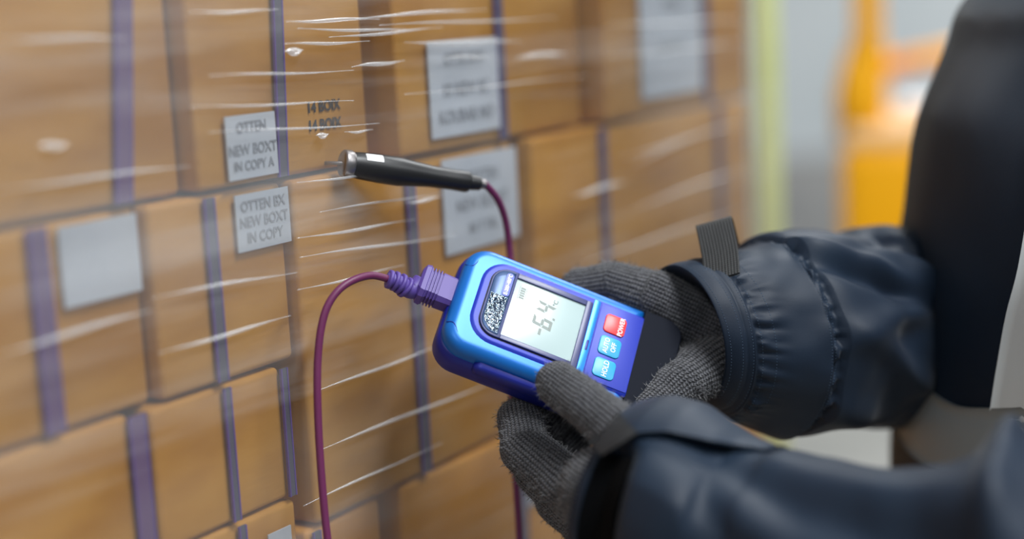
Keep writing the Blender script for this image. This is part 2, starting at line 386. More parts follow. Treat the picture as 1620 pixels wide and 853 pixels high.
# carton columns behind the front ones give the load its body
pal = empty('wooden_pallet', wp((sl+sr)/2, 0, -.12), 'wooden pallet under the stack of cartons', 'pallet')
for k in range(3):
    o_ = (-.02, -.12, -.225)[k]
    v = [wp(sl if i in (0, 3) else sr, zz, o_+(.015 if i < 2 else -.015)) for zz in (0, .12) for i in range(4)]
    add('runner', mesh(v, [(0, 1, 2, 3), (7, 6, 5, 4), (0, 4, 5, 1), (1, 5, 6, 2), (2, 6, 7, 3), (3, 7, 4, 0)]), WOOD, pal, False)
n = 11
for k in range(n):
    a = sl+(sr-sl)*k/n+.006; b = sl+(sr-sl)*(k+1)/n-.006
    v = [wp(a if i in (0, 3) else b, zz, (.0 if i < 2 else -.24)) for zz in (.12, .143) for i in range(4)]
    add('deck_board', mesh(v, [(0, 1, 2, 3), (7, 6, 5, 4), (0, 4, 5, 1), (1, 5, 6, 2), (2, 6, 7, 3), (3, 7, 4, 0)]), WOOD, pal, False)
# stretch film
nx, nz = 260, 120; v, f = [], []
for j in range(nz+1):
    z = .30+(zt+.01-.30)*(j/nz); fl = min(sl, sA1-.24)-.03
    for i in range(nx+1):
        s = fl+(sr+.012-fl)*i/nx
        q = noise.noise(Vector((s*2.2, z*60, 3)))*.0016+noise.noise(Vector((s*7, z*22, 9)))*.0016
        v.append(wp(s, z, .0115+q))
for j in range(nz):
    for i in range(nx):
        a = j*(nx+1)+i; f.append((a, a+1, a+nx+2, a+nx+1))
film = empty('stretch_film', wp((sl+sr)/2, .30, .012), 'clear stretch film wrapped tightly around the cartons with shiny creases', 'film')
sheet = add('film_sheet', mesh(v, f), FILM, film)
FOLDS = [(452, 34, 600, 30, 3.0), (450, 70, 585, 66, 2.4), (560, 28, 770, 14, 2.6), (470, 46, 660, 48, 2.2), (450, 82, 480, 80, 6), (556, 106, 640, 96, 3.2), (520, 60, 700, 44, 2.4), (640, 68, 826, 66, 4.2), (812, 92, 900, 84, 4.4), (600, 40, 880, 28, 2.0), (700, 92, 780, 88, 3),
         (470, 378, 656, 348, 2.4), (474, 407, 720, 372, 2.2), (470, 290, 640, 268, 2.0), (505, 335, 700, 305, 1.6), (640, 322, 700, 312, 3), (545, 210, 590, 206, 2), (500, 215, 520, 213, 4.5), (1000, 260, 1100, 215, 2.2), (905, 310, 990, 288, 4.6), (880, 430, 1180, 330, 2.2),
         (470, 460, 640, 420, 1.8), (500, 620, 700, 545, 2.2), (505, 712, 790, 600, 2.6), (480, 800, 700, 700, 1.8), (250, 560, 460, 500, 2.6), (330, 210, 600, 196, 1.6), (300, 170, 560, 160, 1.6), (330, 120, 560, 112, 1.7), (60, 232, 110, 229, 4.5), (240, 470, 470, 430, 2.0), (0, 560, 240, 490, 3.5), (0, 300, 300, 262, 2.6), (300, 20, 440, 16, 2.0), (0, 62, 200, 60, 3), (640, 150, 930, 120, 1.5), (960, 40, 1190, 30, 2.4), (960, 90, 1190, 66, 2.4), (980, 250, 1190, 190, 2.2), (1000, 330, 1190, 262, 2.6)]
for (x0, y0, x1, y1, w) in FOLDS:
    pts, rd = [], []
    for k in range(25):
        t_ = k/24; q = hit(x0+(x1-x0)*t_, y0+(y1-y0)*t_+math.sin(t_*7+x0)*1.2, .0145); pts.append(q)
        rd.append(max(.0002, w*.00042*math.sin(math.pi*t_)**1.3))
    vv, ff = tube(pts, rd, 10); cen = pts[12]
    add('film_crease', mesh([Vector(p) for p in vv], ff), FOLD, film)

# pale green upright beside the load
def upright():
    pts = P(1215, 300, 1.56); x, y = pts.x, pts.y
    t = empty('corner_post', (x, y, 0), 'pale yellow-green upright post standing at the right end of the load', 'post')
    w = .0135
    add('post_shaft', bm_mesh(box_bm(x-w, x+w, y-w, y+w, .012, 2.4, .003)), GREENP, t)
    add('foot_plate', bm_mesh(box_bm(x-.06, x+.06, y-.06, y+.06, 0, .012, .002)), STEEL, t)
upright()

# orange pallet truck behind
def truck():
    Z = 2.3
    c = P(1400, 300, Z); t = empty('pallet_stacker', (c.x, c.y, 0), 'orange pallet stacker with upright post and guard rail parked behind the worker', 'truck')
    def xz(px, py, Z=Z): q = P(px, py, Z); return q
    mm = Z/F
    xl = xz(1330, 300).x; y0 = c.y
    ztop = xz(1385, 205).z; tilt = 0
    add('truck_body', bm_mesh(box_bm(xl, xl+.34, y0, y0+.36, .76, ztop-.02, .03, 4), .8), ORANGE, t)
    add('lit_top', bm_mesh(box_bm(xl+.008, xl+.33, y0+.004, y0+.35, ztop-.03, ztop+.006, .012, 3), .8), LITTOP, t)  # paler colour paints the light falling on the flat top
    px = xz(1366, 100).x
    add('mast_post', bm_mesh(box_bm(px-.021, px+.021, y0+.02, y0+.09, ztop, 2.0, .008, 3), .8), ORANGE, t)
    # flared foot of the mast
    v, ff = tube([(px-.012, y0+.05, ztop-.02), (px-.012, y0+.05, ztop+.05), (px-.004, y0+.05, ztop+.11), (px+.004, y0+.05, ztop+.15)], [.038, .040, .032, .018], 14)
    add('mast_foot', mesh(v, ff), ORANGE, t)
    a = xz(1385, 112); b = xz(1500, 84); b = b+(b-a)*1.0
    v, ff = tube([a+Vector((-.02, .05, 0)), b+Vector((0, .05, 0))], .0145, 12); add('guard_rail', mesh(v, ff), ORANGE, t)
    v, ff = tube([b+Vector((0, .05, .02)), (b.x, b.y+.05, .1)], .018, 12); add('rail_post', mesh(v, ff), ORANGE, t)
    q = xz(1480, 190); add('control_box', bm_mesh(box_bm(q.x-.06, q.x+.09, y0+.16, y0+.29, ztop+.006, ztop+.03, .01, 3)), WHITE, t)
    add('chassis', bm_mesh(box_bm(xl+.36, xl+.74, y0, y0+.5, .05, .34, .03, 3), .8), ORANGE, t)
    add('column', bm_mesh(box_bm(xl+.40, xl+.51, y0+.05, y0+.30, .33, .77, .01, 2), .8), BLKM, t)
    for wx in (.27, .56):
        for wy in (.06, .42):
            v, ff = tube([(xl+wx-.025, y0+wy, .06), (xl+wx+.025, y0+wy, .06)], .06, 18); add('wheel', mesh(v, ff), BLKM, t)
    for wx in (.04, .24):
        add('fork', bm_mesh(box_bm(xl+.2+wx, xl+.2+wx+.1, y0+.48, y0+1.6, .06, .11, .008)), STEEL, t)
        v, ff = tube([(xl+.2+wx+.02, y0+1.5, .04), (xl+.2+wx+.08, y0+1.5, .04)], .04, 14); add('wheel', mesh(v, ff), BLKM, t)
truck()
for o_ in COL.objects:
    if o_.name == 'pallet_stacker': o_.rotation_euler = (0, 0, math.radians(-14))

# ---------------------------------------------------------------- the meter
def prj(x, y, z): return rt*x - up*y + fw*z
U = prj(103, 41, 12.5).normalized(); V = prj(-26, 85.5, -60); V = (V-U*V.dot(U)).normalized(); N = V.cross(U)
N = N if N.dot(fw) < 0 else -N
DO = P(858, 508, .87)
DM = Matrix((-V, -U, N)).transposed().to_4x4(); DM.translation = DO
dev = empty('digital_thermometer', DO, 'blue handheld digital thermometer showing -6.4 in the gloved hands', 'meter')
dev.rotation_euler = DM.to_euler()
def loc2w(x, y, z=0): return DM @ Vector((x*.001, y*.001, z*.001))
def w2loc(p): return (DM.inverted() @ p)*1000
def outline(x0, x1, y0, y1, rtl, rtr, rbr, rbl, n=8):
    pts = []
    for cx, cy, r, a0 in ((x1-rtr, y1-rtr, rtr, 0), (x0+rtl, y1-rtl, rtl, 90), (x0+rbl, y0+rbl, rbl, 180), (x1-rbr, y0+rbr, rbr, 270)):
        for k in range(n+1):
            a = math.radians(a0+90*k/n); pts.append((cx+r*math.cos(a), cy+r*math.sin(a)))
    return pts
def shell(levels, n=8):
    """levels = list of (outline, z) from top to bottom; closed solid (mm)"""
    v, f = [], []; m = len(levels[0][0])
    for o, z in levels:
        v += [(x*.001, y*.001, z*.001) for x, y in o]
    for i in range(len(levels)-1):
        for k in range(m):
            k2 = (k+1) % m; f.append((i*m+k, (i+1)*m+k, (i+1)*m+k2, i*m+k2))
    f.append(tuple(range(m))); b = (len(levels)-1)*m; f.append(tuple(b+k for k in range(m))[::-1])
    return v, f
def inset(x0, x1, y0, y1, r, d): return outline(x0+d, x1-d, y0+d, y1-d, *[max(q-d, .4) for q in r])
def dpart(name, levels, m, parent=dev, label=None, angle=.7):
    v, f = shell(levels); me = mesh(v, f); bm = bmesh.new(); bm.from_mesh(me)
    me = bm_mesh(bm, angle); return add(name, me, m, parent, True, None, label, world=False)
def dplate(name, x0, x1, y0, y1, z0, z1, r, m, parent=dev, bev=.5, label=None):
    r = r if hasattr(r, '__len__') else (r,)*4
    return dpart(name, [(inset(x0, x1, y0, y1, r, bev), z1), (inset(x0, x1, y0, y1, r, bev*.3), z1-bev*.3), (inset(x0, x1, y0, y1, r, 0), z1-bev), (inset(x0, x1, y0, y1, r, 0), z0)], m, parent, label)
# housing: upper pearl-blue shell (dome edged) and lower royal-blue shell
X0, X1, Y0, Y1 = -36.5, 35, -58.6, 52.5
R = (15, 15, 1.5, 1.5)
lv = []
for k in range(9):
    a = k/8*math.pi/2; lv.append((inset(X0, X1, Y0, Y1, R, 6.5*(1-math.sin(a))), -.2-6.5*(1-math.cos(a))))
top_shell = dpart('top_shell', lv+[(inset(X0, X1, Y0, Y1, R, 0), -11)], DEVB, angle=1.2)
lv = [(inset(X0, X1, Y0, Y1, R, .5), -10.6), (inset(X0-1.2, X1+1.2, Y0, Y1+1, R, 0), -11.8), (inset(X0-2, X1+2, Y0, Y1+1.5, R, 0), -17), (inset(X0-1.5, X1+1.5, Y0, Y1+1.2, R, 0), -24)]
for k in range(1, 7):
    a = k/6*math.pi/2; lv.append((inset(X0-1.2, X1+1.2, Y0, Y1+1, R, 6.5*(1-math.cos(a))), -26-6*math.sin(a)))
bot_shell = dpart('bottom_shell', lv, DEVD, angle=1.2)
# flank grip rail on the side that faces the camera
dpart('side_grip', [(outline(-39.6, -30, -50, 26, 3, 3, 3, 3), -6.5), (outline(-41, -30, -52, 29, 3.5, 3.5, 3.5, 3.5), -9), (outline(-41.2, -30, -52, 29, 3.5, 3.5, 3.5, 3.5), -14), (outline(-39, -30, -50, 26, 3, 3, 3, 3), -16.5)], DEVD, angle=1.0)
# raised face
FX0, FX1, FY0, FY1 = -27.5, 28.5, -58.2, 41.5
dpart('face_ring', [(outline(FX0+2.6, FX1-2.6, FY0+.5, FY1-2.6, 14, 14, 1.5, 1.5), 1.0), (outline(FX0+1.6, FX1-1.6, FY0+.4, FY1-1.6, 15, 15, 1.5, 1.5), .8), (outline(FX0, FX1, FY0, FY1, 16, 16, 1.5, 1.5), -.6), (outline(FX0, FX1, FY0, FY1, 16, 16, 1.5, 1.5), -3)], DEVV)
# end cap, dark
dpart('battery_cover', [(outline(-35, 33.5, -82, -58, 2, 2, 9, 9), -.4), (outline(-36, 34.5, -83.2, -58, 2, 2, 10, 10), -1.6), (outline(-37, 35.5, -84, -58, 2, 2, 11, 11), -6), (outline(-37, 35.5, -84, -58, 2, 2, 11, 11), -26), (outline(-33, 31.5, -80, -58, 2, 2, 9, 9), -31.8)], NAVYP, label='dark navy lower end of the meter')
# window
dplate('window_rim', -23.4, 24.0, -26.0, 36.2, .6, 1.12, (11, 11, 1.2, 1.2), BLKM, bev=.4)
dplate('display_window', -22.7, 23.3, 21.2, 35.5, .8, 2.5, (10.5, 10.5, .5, .5), BEZ, bev=.25)
win = dplate('window_frame', -22.7, 23.3, -25.4, -21.8, .8, 2.5, .6, BEZ, bev=.25)
dplate('window_frame', -22.7, -19.9, -21.8, 21.2, .8, 2.5, .3, BEZ, bev=.25)
dplate('window_frame', 19.9, 23.3, -21.8, 21.2, .8, 2.5, .3, BEZ, bev=.25)
dplate('badge', -21.4, 22.0, 22.6, 34.6, 2.2, 2.85, (9, 9, .8, .8), BADGE, label='glossy dark blue badge strip')
v, f = [], []; nu, nv = 110, 50
for j in range(nv+1):
    for i in range(nu+1):
        x = -20.2+24.4*i/nu; top_ = 33.6-max(0, (-12-x))**1.6*.22; y = 23.4+(top_-23.4)*j/nv
        e = min(i, nu-i, j, nv-j); k = min(e/3, 1)
        q = abs(noise.noise(Vector((x*.75, y*.75, 1))))+.5*abs(noise.noise(Vector((x*1.7, y*1.7, 4))))
        v.append((x*.001, y*.001, (2.86+k*(.10+.9*q))*.001))
for j in range(nv):
    for i in range(nu): a = j*(nu+1)+i; f.append((a, a+1, a+nu+2, a+nu+1))
add('badge_foil', mesh(v, f), FOIL, dev, True, None, 'crinkled silvery part of the badge with painted glints', world=False)
pl = dplate('range_pill', 4.5, 20.6, 23.2, 27.9, 2.6, 3.1, 2.2, PILL, bev=.2, label='lilac pill shaped range mark')
lcd = dplate('lcd_screen', -19.95, 19.95, -21.85, 21.25, .8, 1.3, .3, LCD, bev=.05)
def dtext(s, size, x, y, z, m, parent, bold=0, shear=0, sx=1):
    tm = text_mesh(s, size*.001, bold=bold*.001, shear=shear, depth=.00008)
    for v in tm.vertices: v.co = (v.co.x*sx+x*.001, v.co.y+y*.001, v.co.z+z*.001)
    return add('print', tm, m, parent, False, world=False)
dtext('E:-200~400°C', 3.0, 12.5, 25.5, 3.16, WHITE, pl, .06, sx=.82)
def bar(name, pts, z, m, parent, h=.12):
    v = [(x*.001, y*.001, z*.001) for x, y in pts]+[(x*.001, y*.001, (z-h)*.001) for x, y in pts]; n = len(pts)
    f = [tuple(range(n)), tuple(range(n, 2*n))[::-1]]+[(i, n+i, n+(i+1) % n, (i+1) % n) for i in range(n)]
    return add(name, mesh(v, f), m, parent, False, world=False)
def seg7(cx, cy, w, h, on, th=1.25, sl=.13):
    """slanted seven-segment figure, local +x to the right, +y up"""
    def q(x, y): return (cx+x+y*sl, cy+y)
    g_ = .16; W, H, T = w/2, h/2, th
    segs = {'a': [(-W+g_, H), (W-g_, H), (W-T, H-T), (-W+T, H-T)], 'd': [(-W+T, -H+T), (W-T, -H+T), (W-g_, -H), (-W+g_, -H)],
            'g': [(-W+.4*T+g_, 0), (-W+T, T/2), (W-T, T/2), (W-.4*T-g_, 0), (W-T, -T/2), (-W+T, -T/2)],
            'f': [(-W, g_), (-W, H-g_), (-W+T, H-T), (-W+T, T/2+g_)], 'e': [(-W, -H+g_), (-W, -g_), (-W+T, -T/2-g_), (-W+T, -H+T)],
            'b': [(W, H-g_), (W, g_), (W-T, T/2+g_), (W-T, H-T)], 'c': [(W, -g_), (W, -H+g_), (W-T, -H+T), (W-T, -T/2-g_)]}
    for s in on: bar('lcd_segment', [q(*p) for p in segs[s]], 1.42, SEG, lcd)
seg7(-1.7, 0, 6.4, 11.8, 'afgedc', 1.75)
seg7(8.0, 0, 6.4, 11.8, 'fgbc', 1.75)
bar('lcd_segment', [(-10.2, .9), (-6.2, .9), (-6.3, -.7), (-10.4, -.7)], 1.42, SEG, lcd)
bar('lcd_segment', [(2.2, -5.2), (3.6, -5.2), (3.4, -6.6), (2.0, -6.6)], 1.42, SEG, lcd)
dtext('°C', 3.8, 13.6, -4.6, 1.42, SEG, lcd, .08)
for k in range(5): bar('lcd_segment', [(8.0+k*1.6, 17.4), (9.1+k*1.6, 17.4), (9.1+k*1.6, 14.4), (8.0+k*1.6, 14.4)], 1.42, SEG, lcd)
for r_ in ((7.2, 18.2, 16.4, 17.9), (7.2, 13.9, 16.4, 13.6)): bar('lcd_segment', [(r_[0], r_[1]), (r_[2], r_[1]), (r_[2], r_[3]), (r_[0], r_[3])], 1.42, SEG, lcd)
# strip and keys
st = dplate('divider_strip', -25.8, 26.6, -30.3, -26.1, .6, 1.5, .5, CYAN2, bev=.3, label='bright blue strip between screen and keys')
dplate('buzzer_hole', -8.5, -1.5, -29.2, -27.6, 1.3, 1.62, .8, DEVD, parent=st, bev=.1)
kp = dplate('key_panel', -25.6, 26.4, -57.4, -31.0, .6, 1.35, .8, DEVV, bev=.2)
for cx, m_, words, lb in ((14.4, RED, (('POWER', -45.4, 4.2),), 'red power key'), (-.7, CYAN, (('AUTO', -39.4, 4.2), ('OFF', -44.0, 4.2)), 'cyan auto off key'), (-15.8, CYAN, (('HOLD', -42.3, 4.5),), 'cyan hold key')):
    k_ = dplate('key', cx-6.3, cx+6.3, -48.2, -35.0, 1.2, 2.2, 2.6, m_, parent=kp, bev=.5, label=lb)
    for s, y, sz in words:
        tm = text_mesh(s, sz*.001, bold=.00004, depth=.00008)
        for v in tm.vertices: v.co = (v.co.x*.86+cx*.001, v.co.y+y*.001, v.co.z+.00228)
        kk = add('key_print', tm, WHITE, dev, False, world=False)
        kk.parent = dev
# shell seams on the shoulders and flank
for pts in ([(-22, 52, -3.2), (-22, 49, -.8), (-24, 46.5, -.3), (-27.5, 44, -.5), (-30, 38, -1.0), (-30.5, 22, -1.0), (-33, 19, -2.5), (-36.3, 19, -8)],
            [(19, 52.2, -3.6), (18, 48.5, -.8), (20.5, 46.5, -.3), (26, 44.5, -.8), (29.5, 38, -1.2), (30, 10, -1.2), (30, -50, -1.2)]):
    v, f = tube([Vector(p)*.001 for p in spline(pts, 6)], .00026, 6); add('shell_seam', mesh(v, f), DEVD, dev, world=False)
# plug and strain relief
def plugbuild():
    a = loc2w(3, 53, -15)
    ps = []
    cx, cz = 3, -15
    def ring(y, w, h, ch): return [(x, y, z) for x, z in ((cx-w+ch, cz-h), (cx+w-ch, cz-h), (cx+w, cz-h+ch), (cx+w, cz+h-ch), (cx+w-ch, cz+h), (cx-w+ch, cz+h), (cx-w, cz+h-ch), (cx-w, cz-h+ch))]
    t = dev
    rg = [ring(52.5, 9.6, 6.6, 2.2), ring(61.2, 9.8, 6.8, 2.4)]
    y = 61.2
    for k in range(4):
        rg += [ring(y+.2, 9.3, 6.2, 2.6), ring(y+.9, 9.3, 6.2, 2.6), ring(y+1.1, 10.6, 7.4, 3), ring(y+1.8, 10.6, 7.4, 3)]; y += 1.9
    rg += [ring(y+.3, 11.2, 8, 3), ring(y+3.0, 11.0, 7.8, 3.4), ring(y+4.6, 8.4, 6.0, 3.4)]
    v = [tuple(c*.001 for c in p) for r_ in rg for p in r_]; f = []
    for i in range(len(rg)-1):
        for k in range(8): f.append((i*8+k, i*8+(k+1) % 8, (i+1)*8+(k+1) % 8, (i+1)*8+k))
    f.append(tuple(range(8))); f.append(tuple((len(rg)-1)*8+k for k in range(8)))
    bm = bmesh.new(); bm.from_mesh(mesh(v, f)); 
    p = add('plug', bm_mesh(bm, .3), PLUG, dev, True, world=False, label='ribbed purple plug')
    return y+4.6
yend = plugbuild()
RP = [loc2w(3, yend-1.5, -15), P(650, 459, .872), P(632, 448, .868), P(613, 441, .865)]
rp = spline(RP, 10); rp = [rp[0]]+[q for q in rp[1:]]
rads = []
L_ = len(rp)
for i in range(L_):
    t_ = i/(L_-1); rads.append(.0068-.0024*t_)
cable_t = dev
v, f = tube(rp, [r_*.86 for r_ in rads], 16); add('strain_relief', mesh(v, f), PLUG, dev)
for fr in (.50, .64, .78, .92):
    i = fr*(L_-1); i0 = int(i); c = rp[i0].lerp(rp[min(i0+1, L_-1)], i-i0); tn = (rp[min(i0+1, L_-1)]-rp[i0]).normalized()
    r_ = .0068-.0022*fr+.0008
    v, f = tube([c-tn*.0012, c-tn*.0009, c+tn*.0009, c+tn*.0012], [r_*.85, r_, r_, r_*.85], 16); add('relief_rib', mesh(v, f), PLUG, dev)
# cable: plug -> loop -> down, under the hands, up again to the probe
cp = [P(613, 441, .865), P(588, 436, .860), P(560, 443, .852), P(536, 459, .846), P(518, 485, .842), P(508, 520, .840), P(503, 565, .839), P(502, 615, .838), P(504, 680, .838), P(508, 745, .838), P(513, 805, .838), P(519, 860, .838), P(532, 960, .84), P(600, 1120, .86), P(720, 1150, .90), P(800, 1060, .94), P(823, 940, .95), P(822, 853, .95), P(817, 770, .95), P(812, 690, .95), P(809, 560, .95), P(808, 440, .95), P(806, 395, .95), P(800, 350, .944), P(787, 315, .934), P(766, 290, .924)]
v, f = tube(spline(cp, 10), .0022, 14)
add('probe_cable', mesh(v, f), CABLE); tag(bpy.data.objects['probe_cable'], 'thin magenta cable looping from the purple plug to the black probe', 'cable')
# probe
pa, pb = P(541, 258, .880), P(768, 292, .925)
pt = empty('temperature_probe', pa.lerp(pb, .5)-Vector((0, 0, .01)), 'black pen-shaped temperature probe pushed between two cartons', 'probe')
ax = (pb-pa)
def pr(name, prof, m, label=None):
    pts = [pa+ax*t_ for t_, _ in prof]; v, f = tube(pts, [r_ for _, r_ in prof], 28)
    me = mesh(v, f); bm = bmesh.new(); bm.from_mesh(me); return add(name, bm_mesh(bm, .6), m, pt, True, None, label)
k_ = .001
pr('probe_handle', [(.06, 6.6*k_), (.065, 7.4*k_), (.12, 8.0*k_), (.25, 8.6*k_), (.38, 8.7*k_), (.48, 7.6*k_), (.60, 6.6*k_), (.75, 6.3*k_), (.855, 6.6*k_), (.87, 6.2*k_), (.875, 5.4*k_)], PROBE)
pr('probe_collar', [(.0, 7.2*k_), (.008, 8.0*k_), (.05, 8.3*k_), (.065, 7.6*k_)], STEEL, 'dull metal collar at the tip')
pr('handle_sleeve', [(.865, 4.6*k_), (.88, 4.9*k_), (.955, 4.2*k_), (.96, 3.6*k_)], PROBE)
pr('cable_ferrule', [(.95, 2.6*k_), (.955, 3.2*k_), (.995, 2.9*k_), (1.0, 2.2*k_)], STEEL, 'bright metal ferrule')
nd_ = ax.normalized(); v, f = tube([pa+nd_*.001, pa-ndir*.012, pa-ndir*.05], [.0011, .0011, .001], 8)
add('probe_needle', mesh(v, f), STEEL, pt)
vv = [];
sp_ = (-ray(582, 246)).normalized()
upv = (up-nd_*up.dot(nd_)).normalized(); sdv = nd_.cross(upv)
if sdv.dot(fw) > 0: sdv = -sdv
v, f = [], []
for i in range(7):
    for j in range(2):
        th = math.radians(22+36*i/6); q = pa+nd_*(.0125+.0105*j)+(upv*math.sin(th)+sdv*math.cos(th))*(.00822+.00042*j)
        v.append(q)
for i in range(6): f.append((2*i, 2*i+1, 2*i+3, 2*i+2))
add('reading_mark', mesh(v, f), WHITE, pt, label='small white mark on the handle')

# ---------------------------------------------------------------- the worker
def capsule(bm, p0, r0, p1, r1, seg=3):
    b2 = bmesh.new()
    for p, r_ in ((p0, r0), (p1, r1)):
        bmesh.ops.create_icosphere(b2, subdivisions=seg, radius=r_, matrix=Matrix.Translation(p))
    res = bmesh.ops.convex_hull(b2, input=b2.verts[:])
    bmesh.ops.delete(b2, geom=[e for e in res['geom_interior'] if isinstance(e, bmesh.types.BMVert)], context='VERTS')
    bmesh.ops.recalc_face_normals(b2, faces=b2.faces)
    t = bpy.data.meshes.new('t'); b2.to_mesh(t); b2.free(); bm.from_mesh(t); bpy.data.meshes.remove(t)
def fuse(bm, voxel, smooth=6, fac=.5):
    me = bpy.data.meshes.new('t'); bm.to_mesh(me); bm.free()
    o = bpy.data.objects.new('t', me); COL.objects.link(o)
    a = o.modifiers.new('r', 'REMESH'); a.mode = 'VOXEL'; a.voxel_size = voxel; a.adaptivity = 0
    if smooth: b = o.modifiers.new('s', 'SMOOTH'); b.iterations = smooth; b.factor = fac
    out = bpy.data.meshes.new_from_object(o.evaluated_get(bpy.context.evaluated_depsgraph_get()))
    bpy.data.objects.remove(o); out.materials.clear(); return out
def loft(rings, nseg=96, sub=6, disp=None, capends=False):
    """rings: list of (center, A, B) half-axis vectors; catmull between; disp(u,th,pos,nrm)->offset vector/scalar"""
    C_ = spline([r_[0] for r_ in rings], sub); A_ = spline([r_[1] for r_ in rings], sub); B_ = spline([r_[2] for r_ in rings], sub)
    n = len(C_); v, f, uv = [], [], []
    for i in range(n):
        for k in range(nseg):
            th = 2*math.pi*k/nseg; d = A_[i]*math.cos(th)+B_[i]*math.sin(th); p = C_[i]+d
            if disp: p = p+d.normalized()*disp(i/sub, th, p)
            v.append(p)
    for i in range(n-1):
        for k in range(nseg): f.append((i*nseg+k, (i+1)*nseg+k, (i+1)*nseg+(k+1) % nseg, i*nseg+(k+1) % nseg))
    if capends: f.append(tuple(range(nseg))); f.append(tuple((n-1)*nseg+k for k in range(nseg))[::-1])
    return v, f
def ringpx(tp, bt, Z, depth=1.0, Zb=None, tan=None):
    a = P(tp[0], tp[1], Z); b = P(bt[0], bt[1], Zb or Z); return a, b, depth
def rings_from(st):
    raw = [ringpx(*s) for s in st]; cs = [(a+b)/2 for a, b, _ in raw]; out = []
    for i, (a, b, d) in enumerate(raw):
        A = (a-b)/2; t = (cs[min(i+1, len(cs)-1)]-cs[max(i-1, 0)]).normalized()
        B = t.cross(A).normalized(); B = (B-A.normalized()*B.dot(A.normalized())).normalized()
        if B.dot(fw) > 0: B = -B
        out.append((cs[i], A, B*A.length*d))
    return out
base = P(1700, 500, .93)
man = empty('person', (base.x, base.y, 0), 'worker in a dark navy winter jacket and grey knitted gloves holding the blue meter', 'person')

# --- gloves
def glove(name, bones, palm_axis, voxel=.0009):
    """bones: (p0,r0,p1,r1,kind) kind f = finger, p = palm"""
    bm = bmesh.new()
    for p0, r0, p1, r1, k in bones: capsule(bm, p0, r0, p1, r1)
    me = fuse(bm, voxel, 9)
    n = len(me.vertices); co = np.empty(n*3, np.float32); me.vertices.foreach_get('co', co); co = co.reshape(-1, 3)
    best = np.full(n, 1e9); uvv = np.zeros((n, 3), np.float32)
    run = {}
    for bi, (p0, r0, p1, r1, k) in enumerate(bones):
        a = np.array(p0); b = np.array(p1); ab = b-a; L = np.linalg.norm(ab); t = np.clip(((co-a) @ ab)/(L*L), 0, 1)
        c = a+np.outer(t, ab); dv = co-c; d = np.linalg.norm(dv, axis=1)-(r0+(r1-r0)*t)
        ax_ = ab/L
        ref = np.array(fw); e1 = np.cross(ax_, ref); e1 /= np.linalg.norm(e1); e2 = np.cross(ax_, e1)
        along = ((co-a) @ ax_)
        off = run.get(tuple(np.round(a, 5)), 0.0); run[tuple(np.round(b, 5))] = off+L
        ang = np.arctan2(dv @ e2, dv @ e1)
        if k == 'f': u = ang*.0125; w = along+off
        else:
            pa_ = np.array(palm_axis); pe = np.cross(pa_, ref); pe /= np.linalg.norm(pe); u = co @ pe; w = co @ pa_
        m_ = d < best; best[m_] = d[m_]
        uvv[m_, 0] = u[m_]*1000 if k == 'f' else u[m_]*1000
        uvv[m_, 1] = w[m_]*1000
    # knitted ribs as real relief
    nr = np.empty(n*3, np.float32); me.vertices.foreach_get('normal', nr); nr = nr.reshape(-1, 3)
    rib = np.abs(np.sin(uvv[:, 0]*math.pi/2.3))
    lump = np.array([noise.noise(Vector(p)*70) for p in co.tolist()], np.float32)
    co = co+nr*(rib*.0004+lump*.0014)[:, None]
    me.vertices.foreach_set('co', co.ravel().astype(np.float32))
    at = me.attributes.new('knit', 'FLOAT_VECTOR', 'POINT'); at.data.foreach_set('vector', uvv.ravel())
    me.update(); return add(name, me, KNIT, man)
def lint(parent, n, seed, lo=.0012, hi=.004):
    rnd = random.Random(seed); me = parent.data; v, f = [], []
    off = pmat(parent)
    nv = len(me.vertices)
    for _ in range(n):
        vt = me.vertices[rnd.randrange(nv)]; p = off @ vt.co; nn = vt.normal
        d = (nn+Vector((rnd.uniform(-1, 1), rnd.uniform(-1, 1), rnd.uniform(-1, 1)))*.9).normalized(); L = rnd.uniform(lo, hi)
        side = d.orthogonal().normalized()*.00016; s2 = d.cross(side).normalized()*.00016
        mid = p+d*L*.5+Vector((rnd.uniform(-1, 1), rnd.uniform(-1, 1), rnd.uniform(-1, 1)))*L*.2; e = p+d*L
        b = len(v); v += [p+side, p-side, p+s2, mid+side, mid-side, mid+s2, e]
        f += [(b, b+1, b+4, b+3), (b+1, b+2, b+5, b+4), (b+2, b, b+3, b+5), (b+3, b+4, b+6), (b+4, b+5, b+6), (b+5, b+3, b+6)]
    return v, f
m1 = .001
# left hand (near the camera): thumb on the face, fingers under the meter
T = [P(882, 606, .8345), P(925, 637, .826), P(978, 682, .815), P(1015, 760, .812)]
palmL = P(958, 782, .822); wristL = P(1030, 820, .80)
idx = [P(922, 790, .838), P(832, 712, .862), P(824, 664, .880), P(862, 628, .915)]
mid_ = [P(945, 822, .850), P(852, 748, .877), P(842, 700, .890), P(880, 655, .914)]
rng = [P(968, 852, .866), P(880, 790, .892), P(870, 735, .903), P(912, 690, .920)]
pky = [P(985, 872, .880), P(915, 832, .905), P(905, 778, .912), P(940, 735, .924)]
BL = [(T[0], 12.0*m1, T[1], 13.2*m1, 'f'), (T[1], 13.2*m1, T[2], 14.5*m1, 'f'), (T[2], 14.5*m1, T[3], 20*m1, 'f'),
      (palmL, 26*m1, wristL, 27*m1, 'p'), (T[3], 20*m1, wristL, 25*m1, 'p')]
for fg, r_ in ((idx, 14.2), (mid_, 13.8), (rng, 13.2), (pky, 12)):
    BL += [(fg[0], (r_+2)*m1, fg[1], r_*m1, 'f'), (fg[1], r_*m1, fg[2], (r_-.8)*m1, 'f'), (fg[2], (r_-.8)*m1, fg[3], (r_-2)*m1, 'f'), (wristL, 24*m1, fg[0], (r_+3)*m1, 'p')]
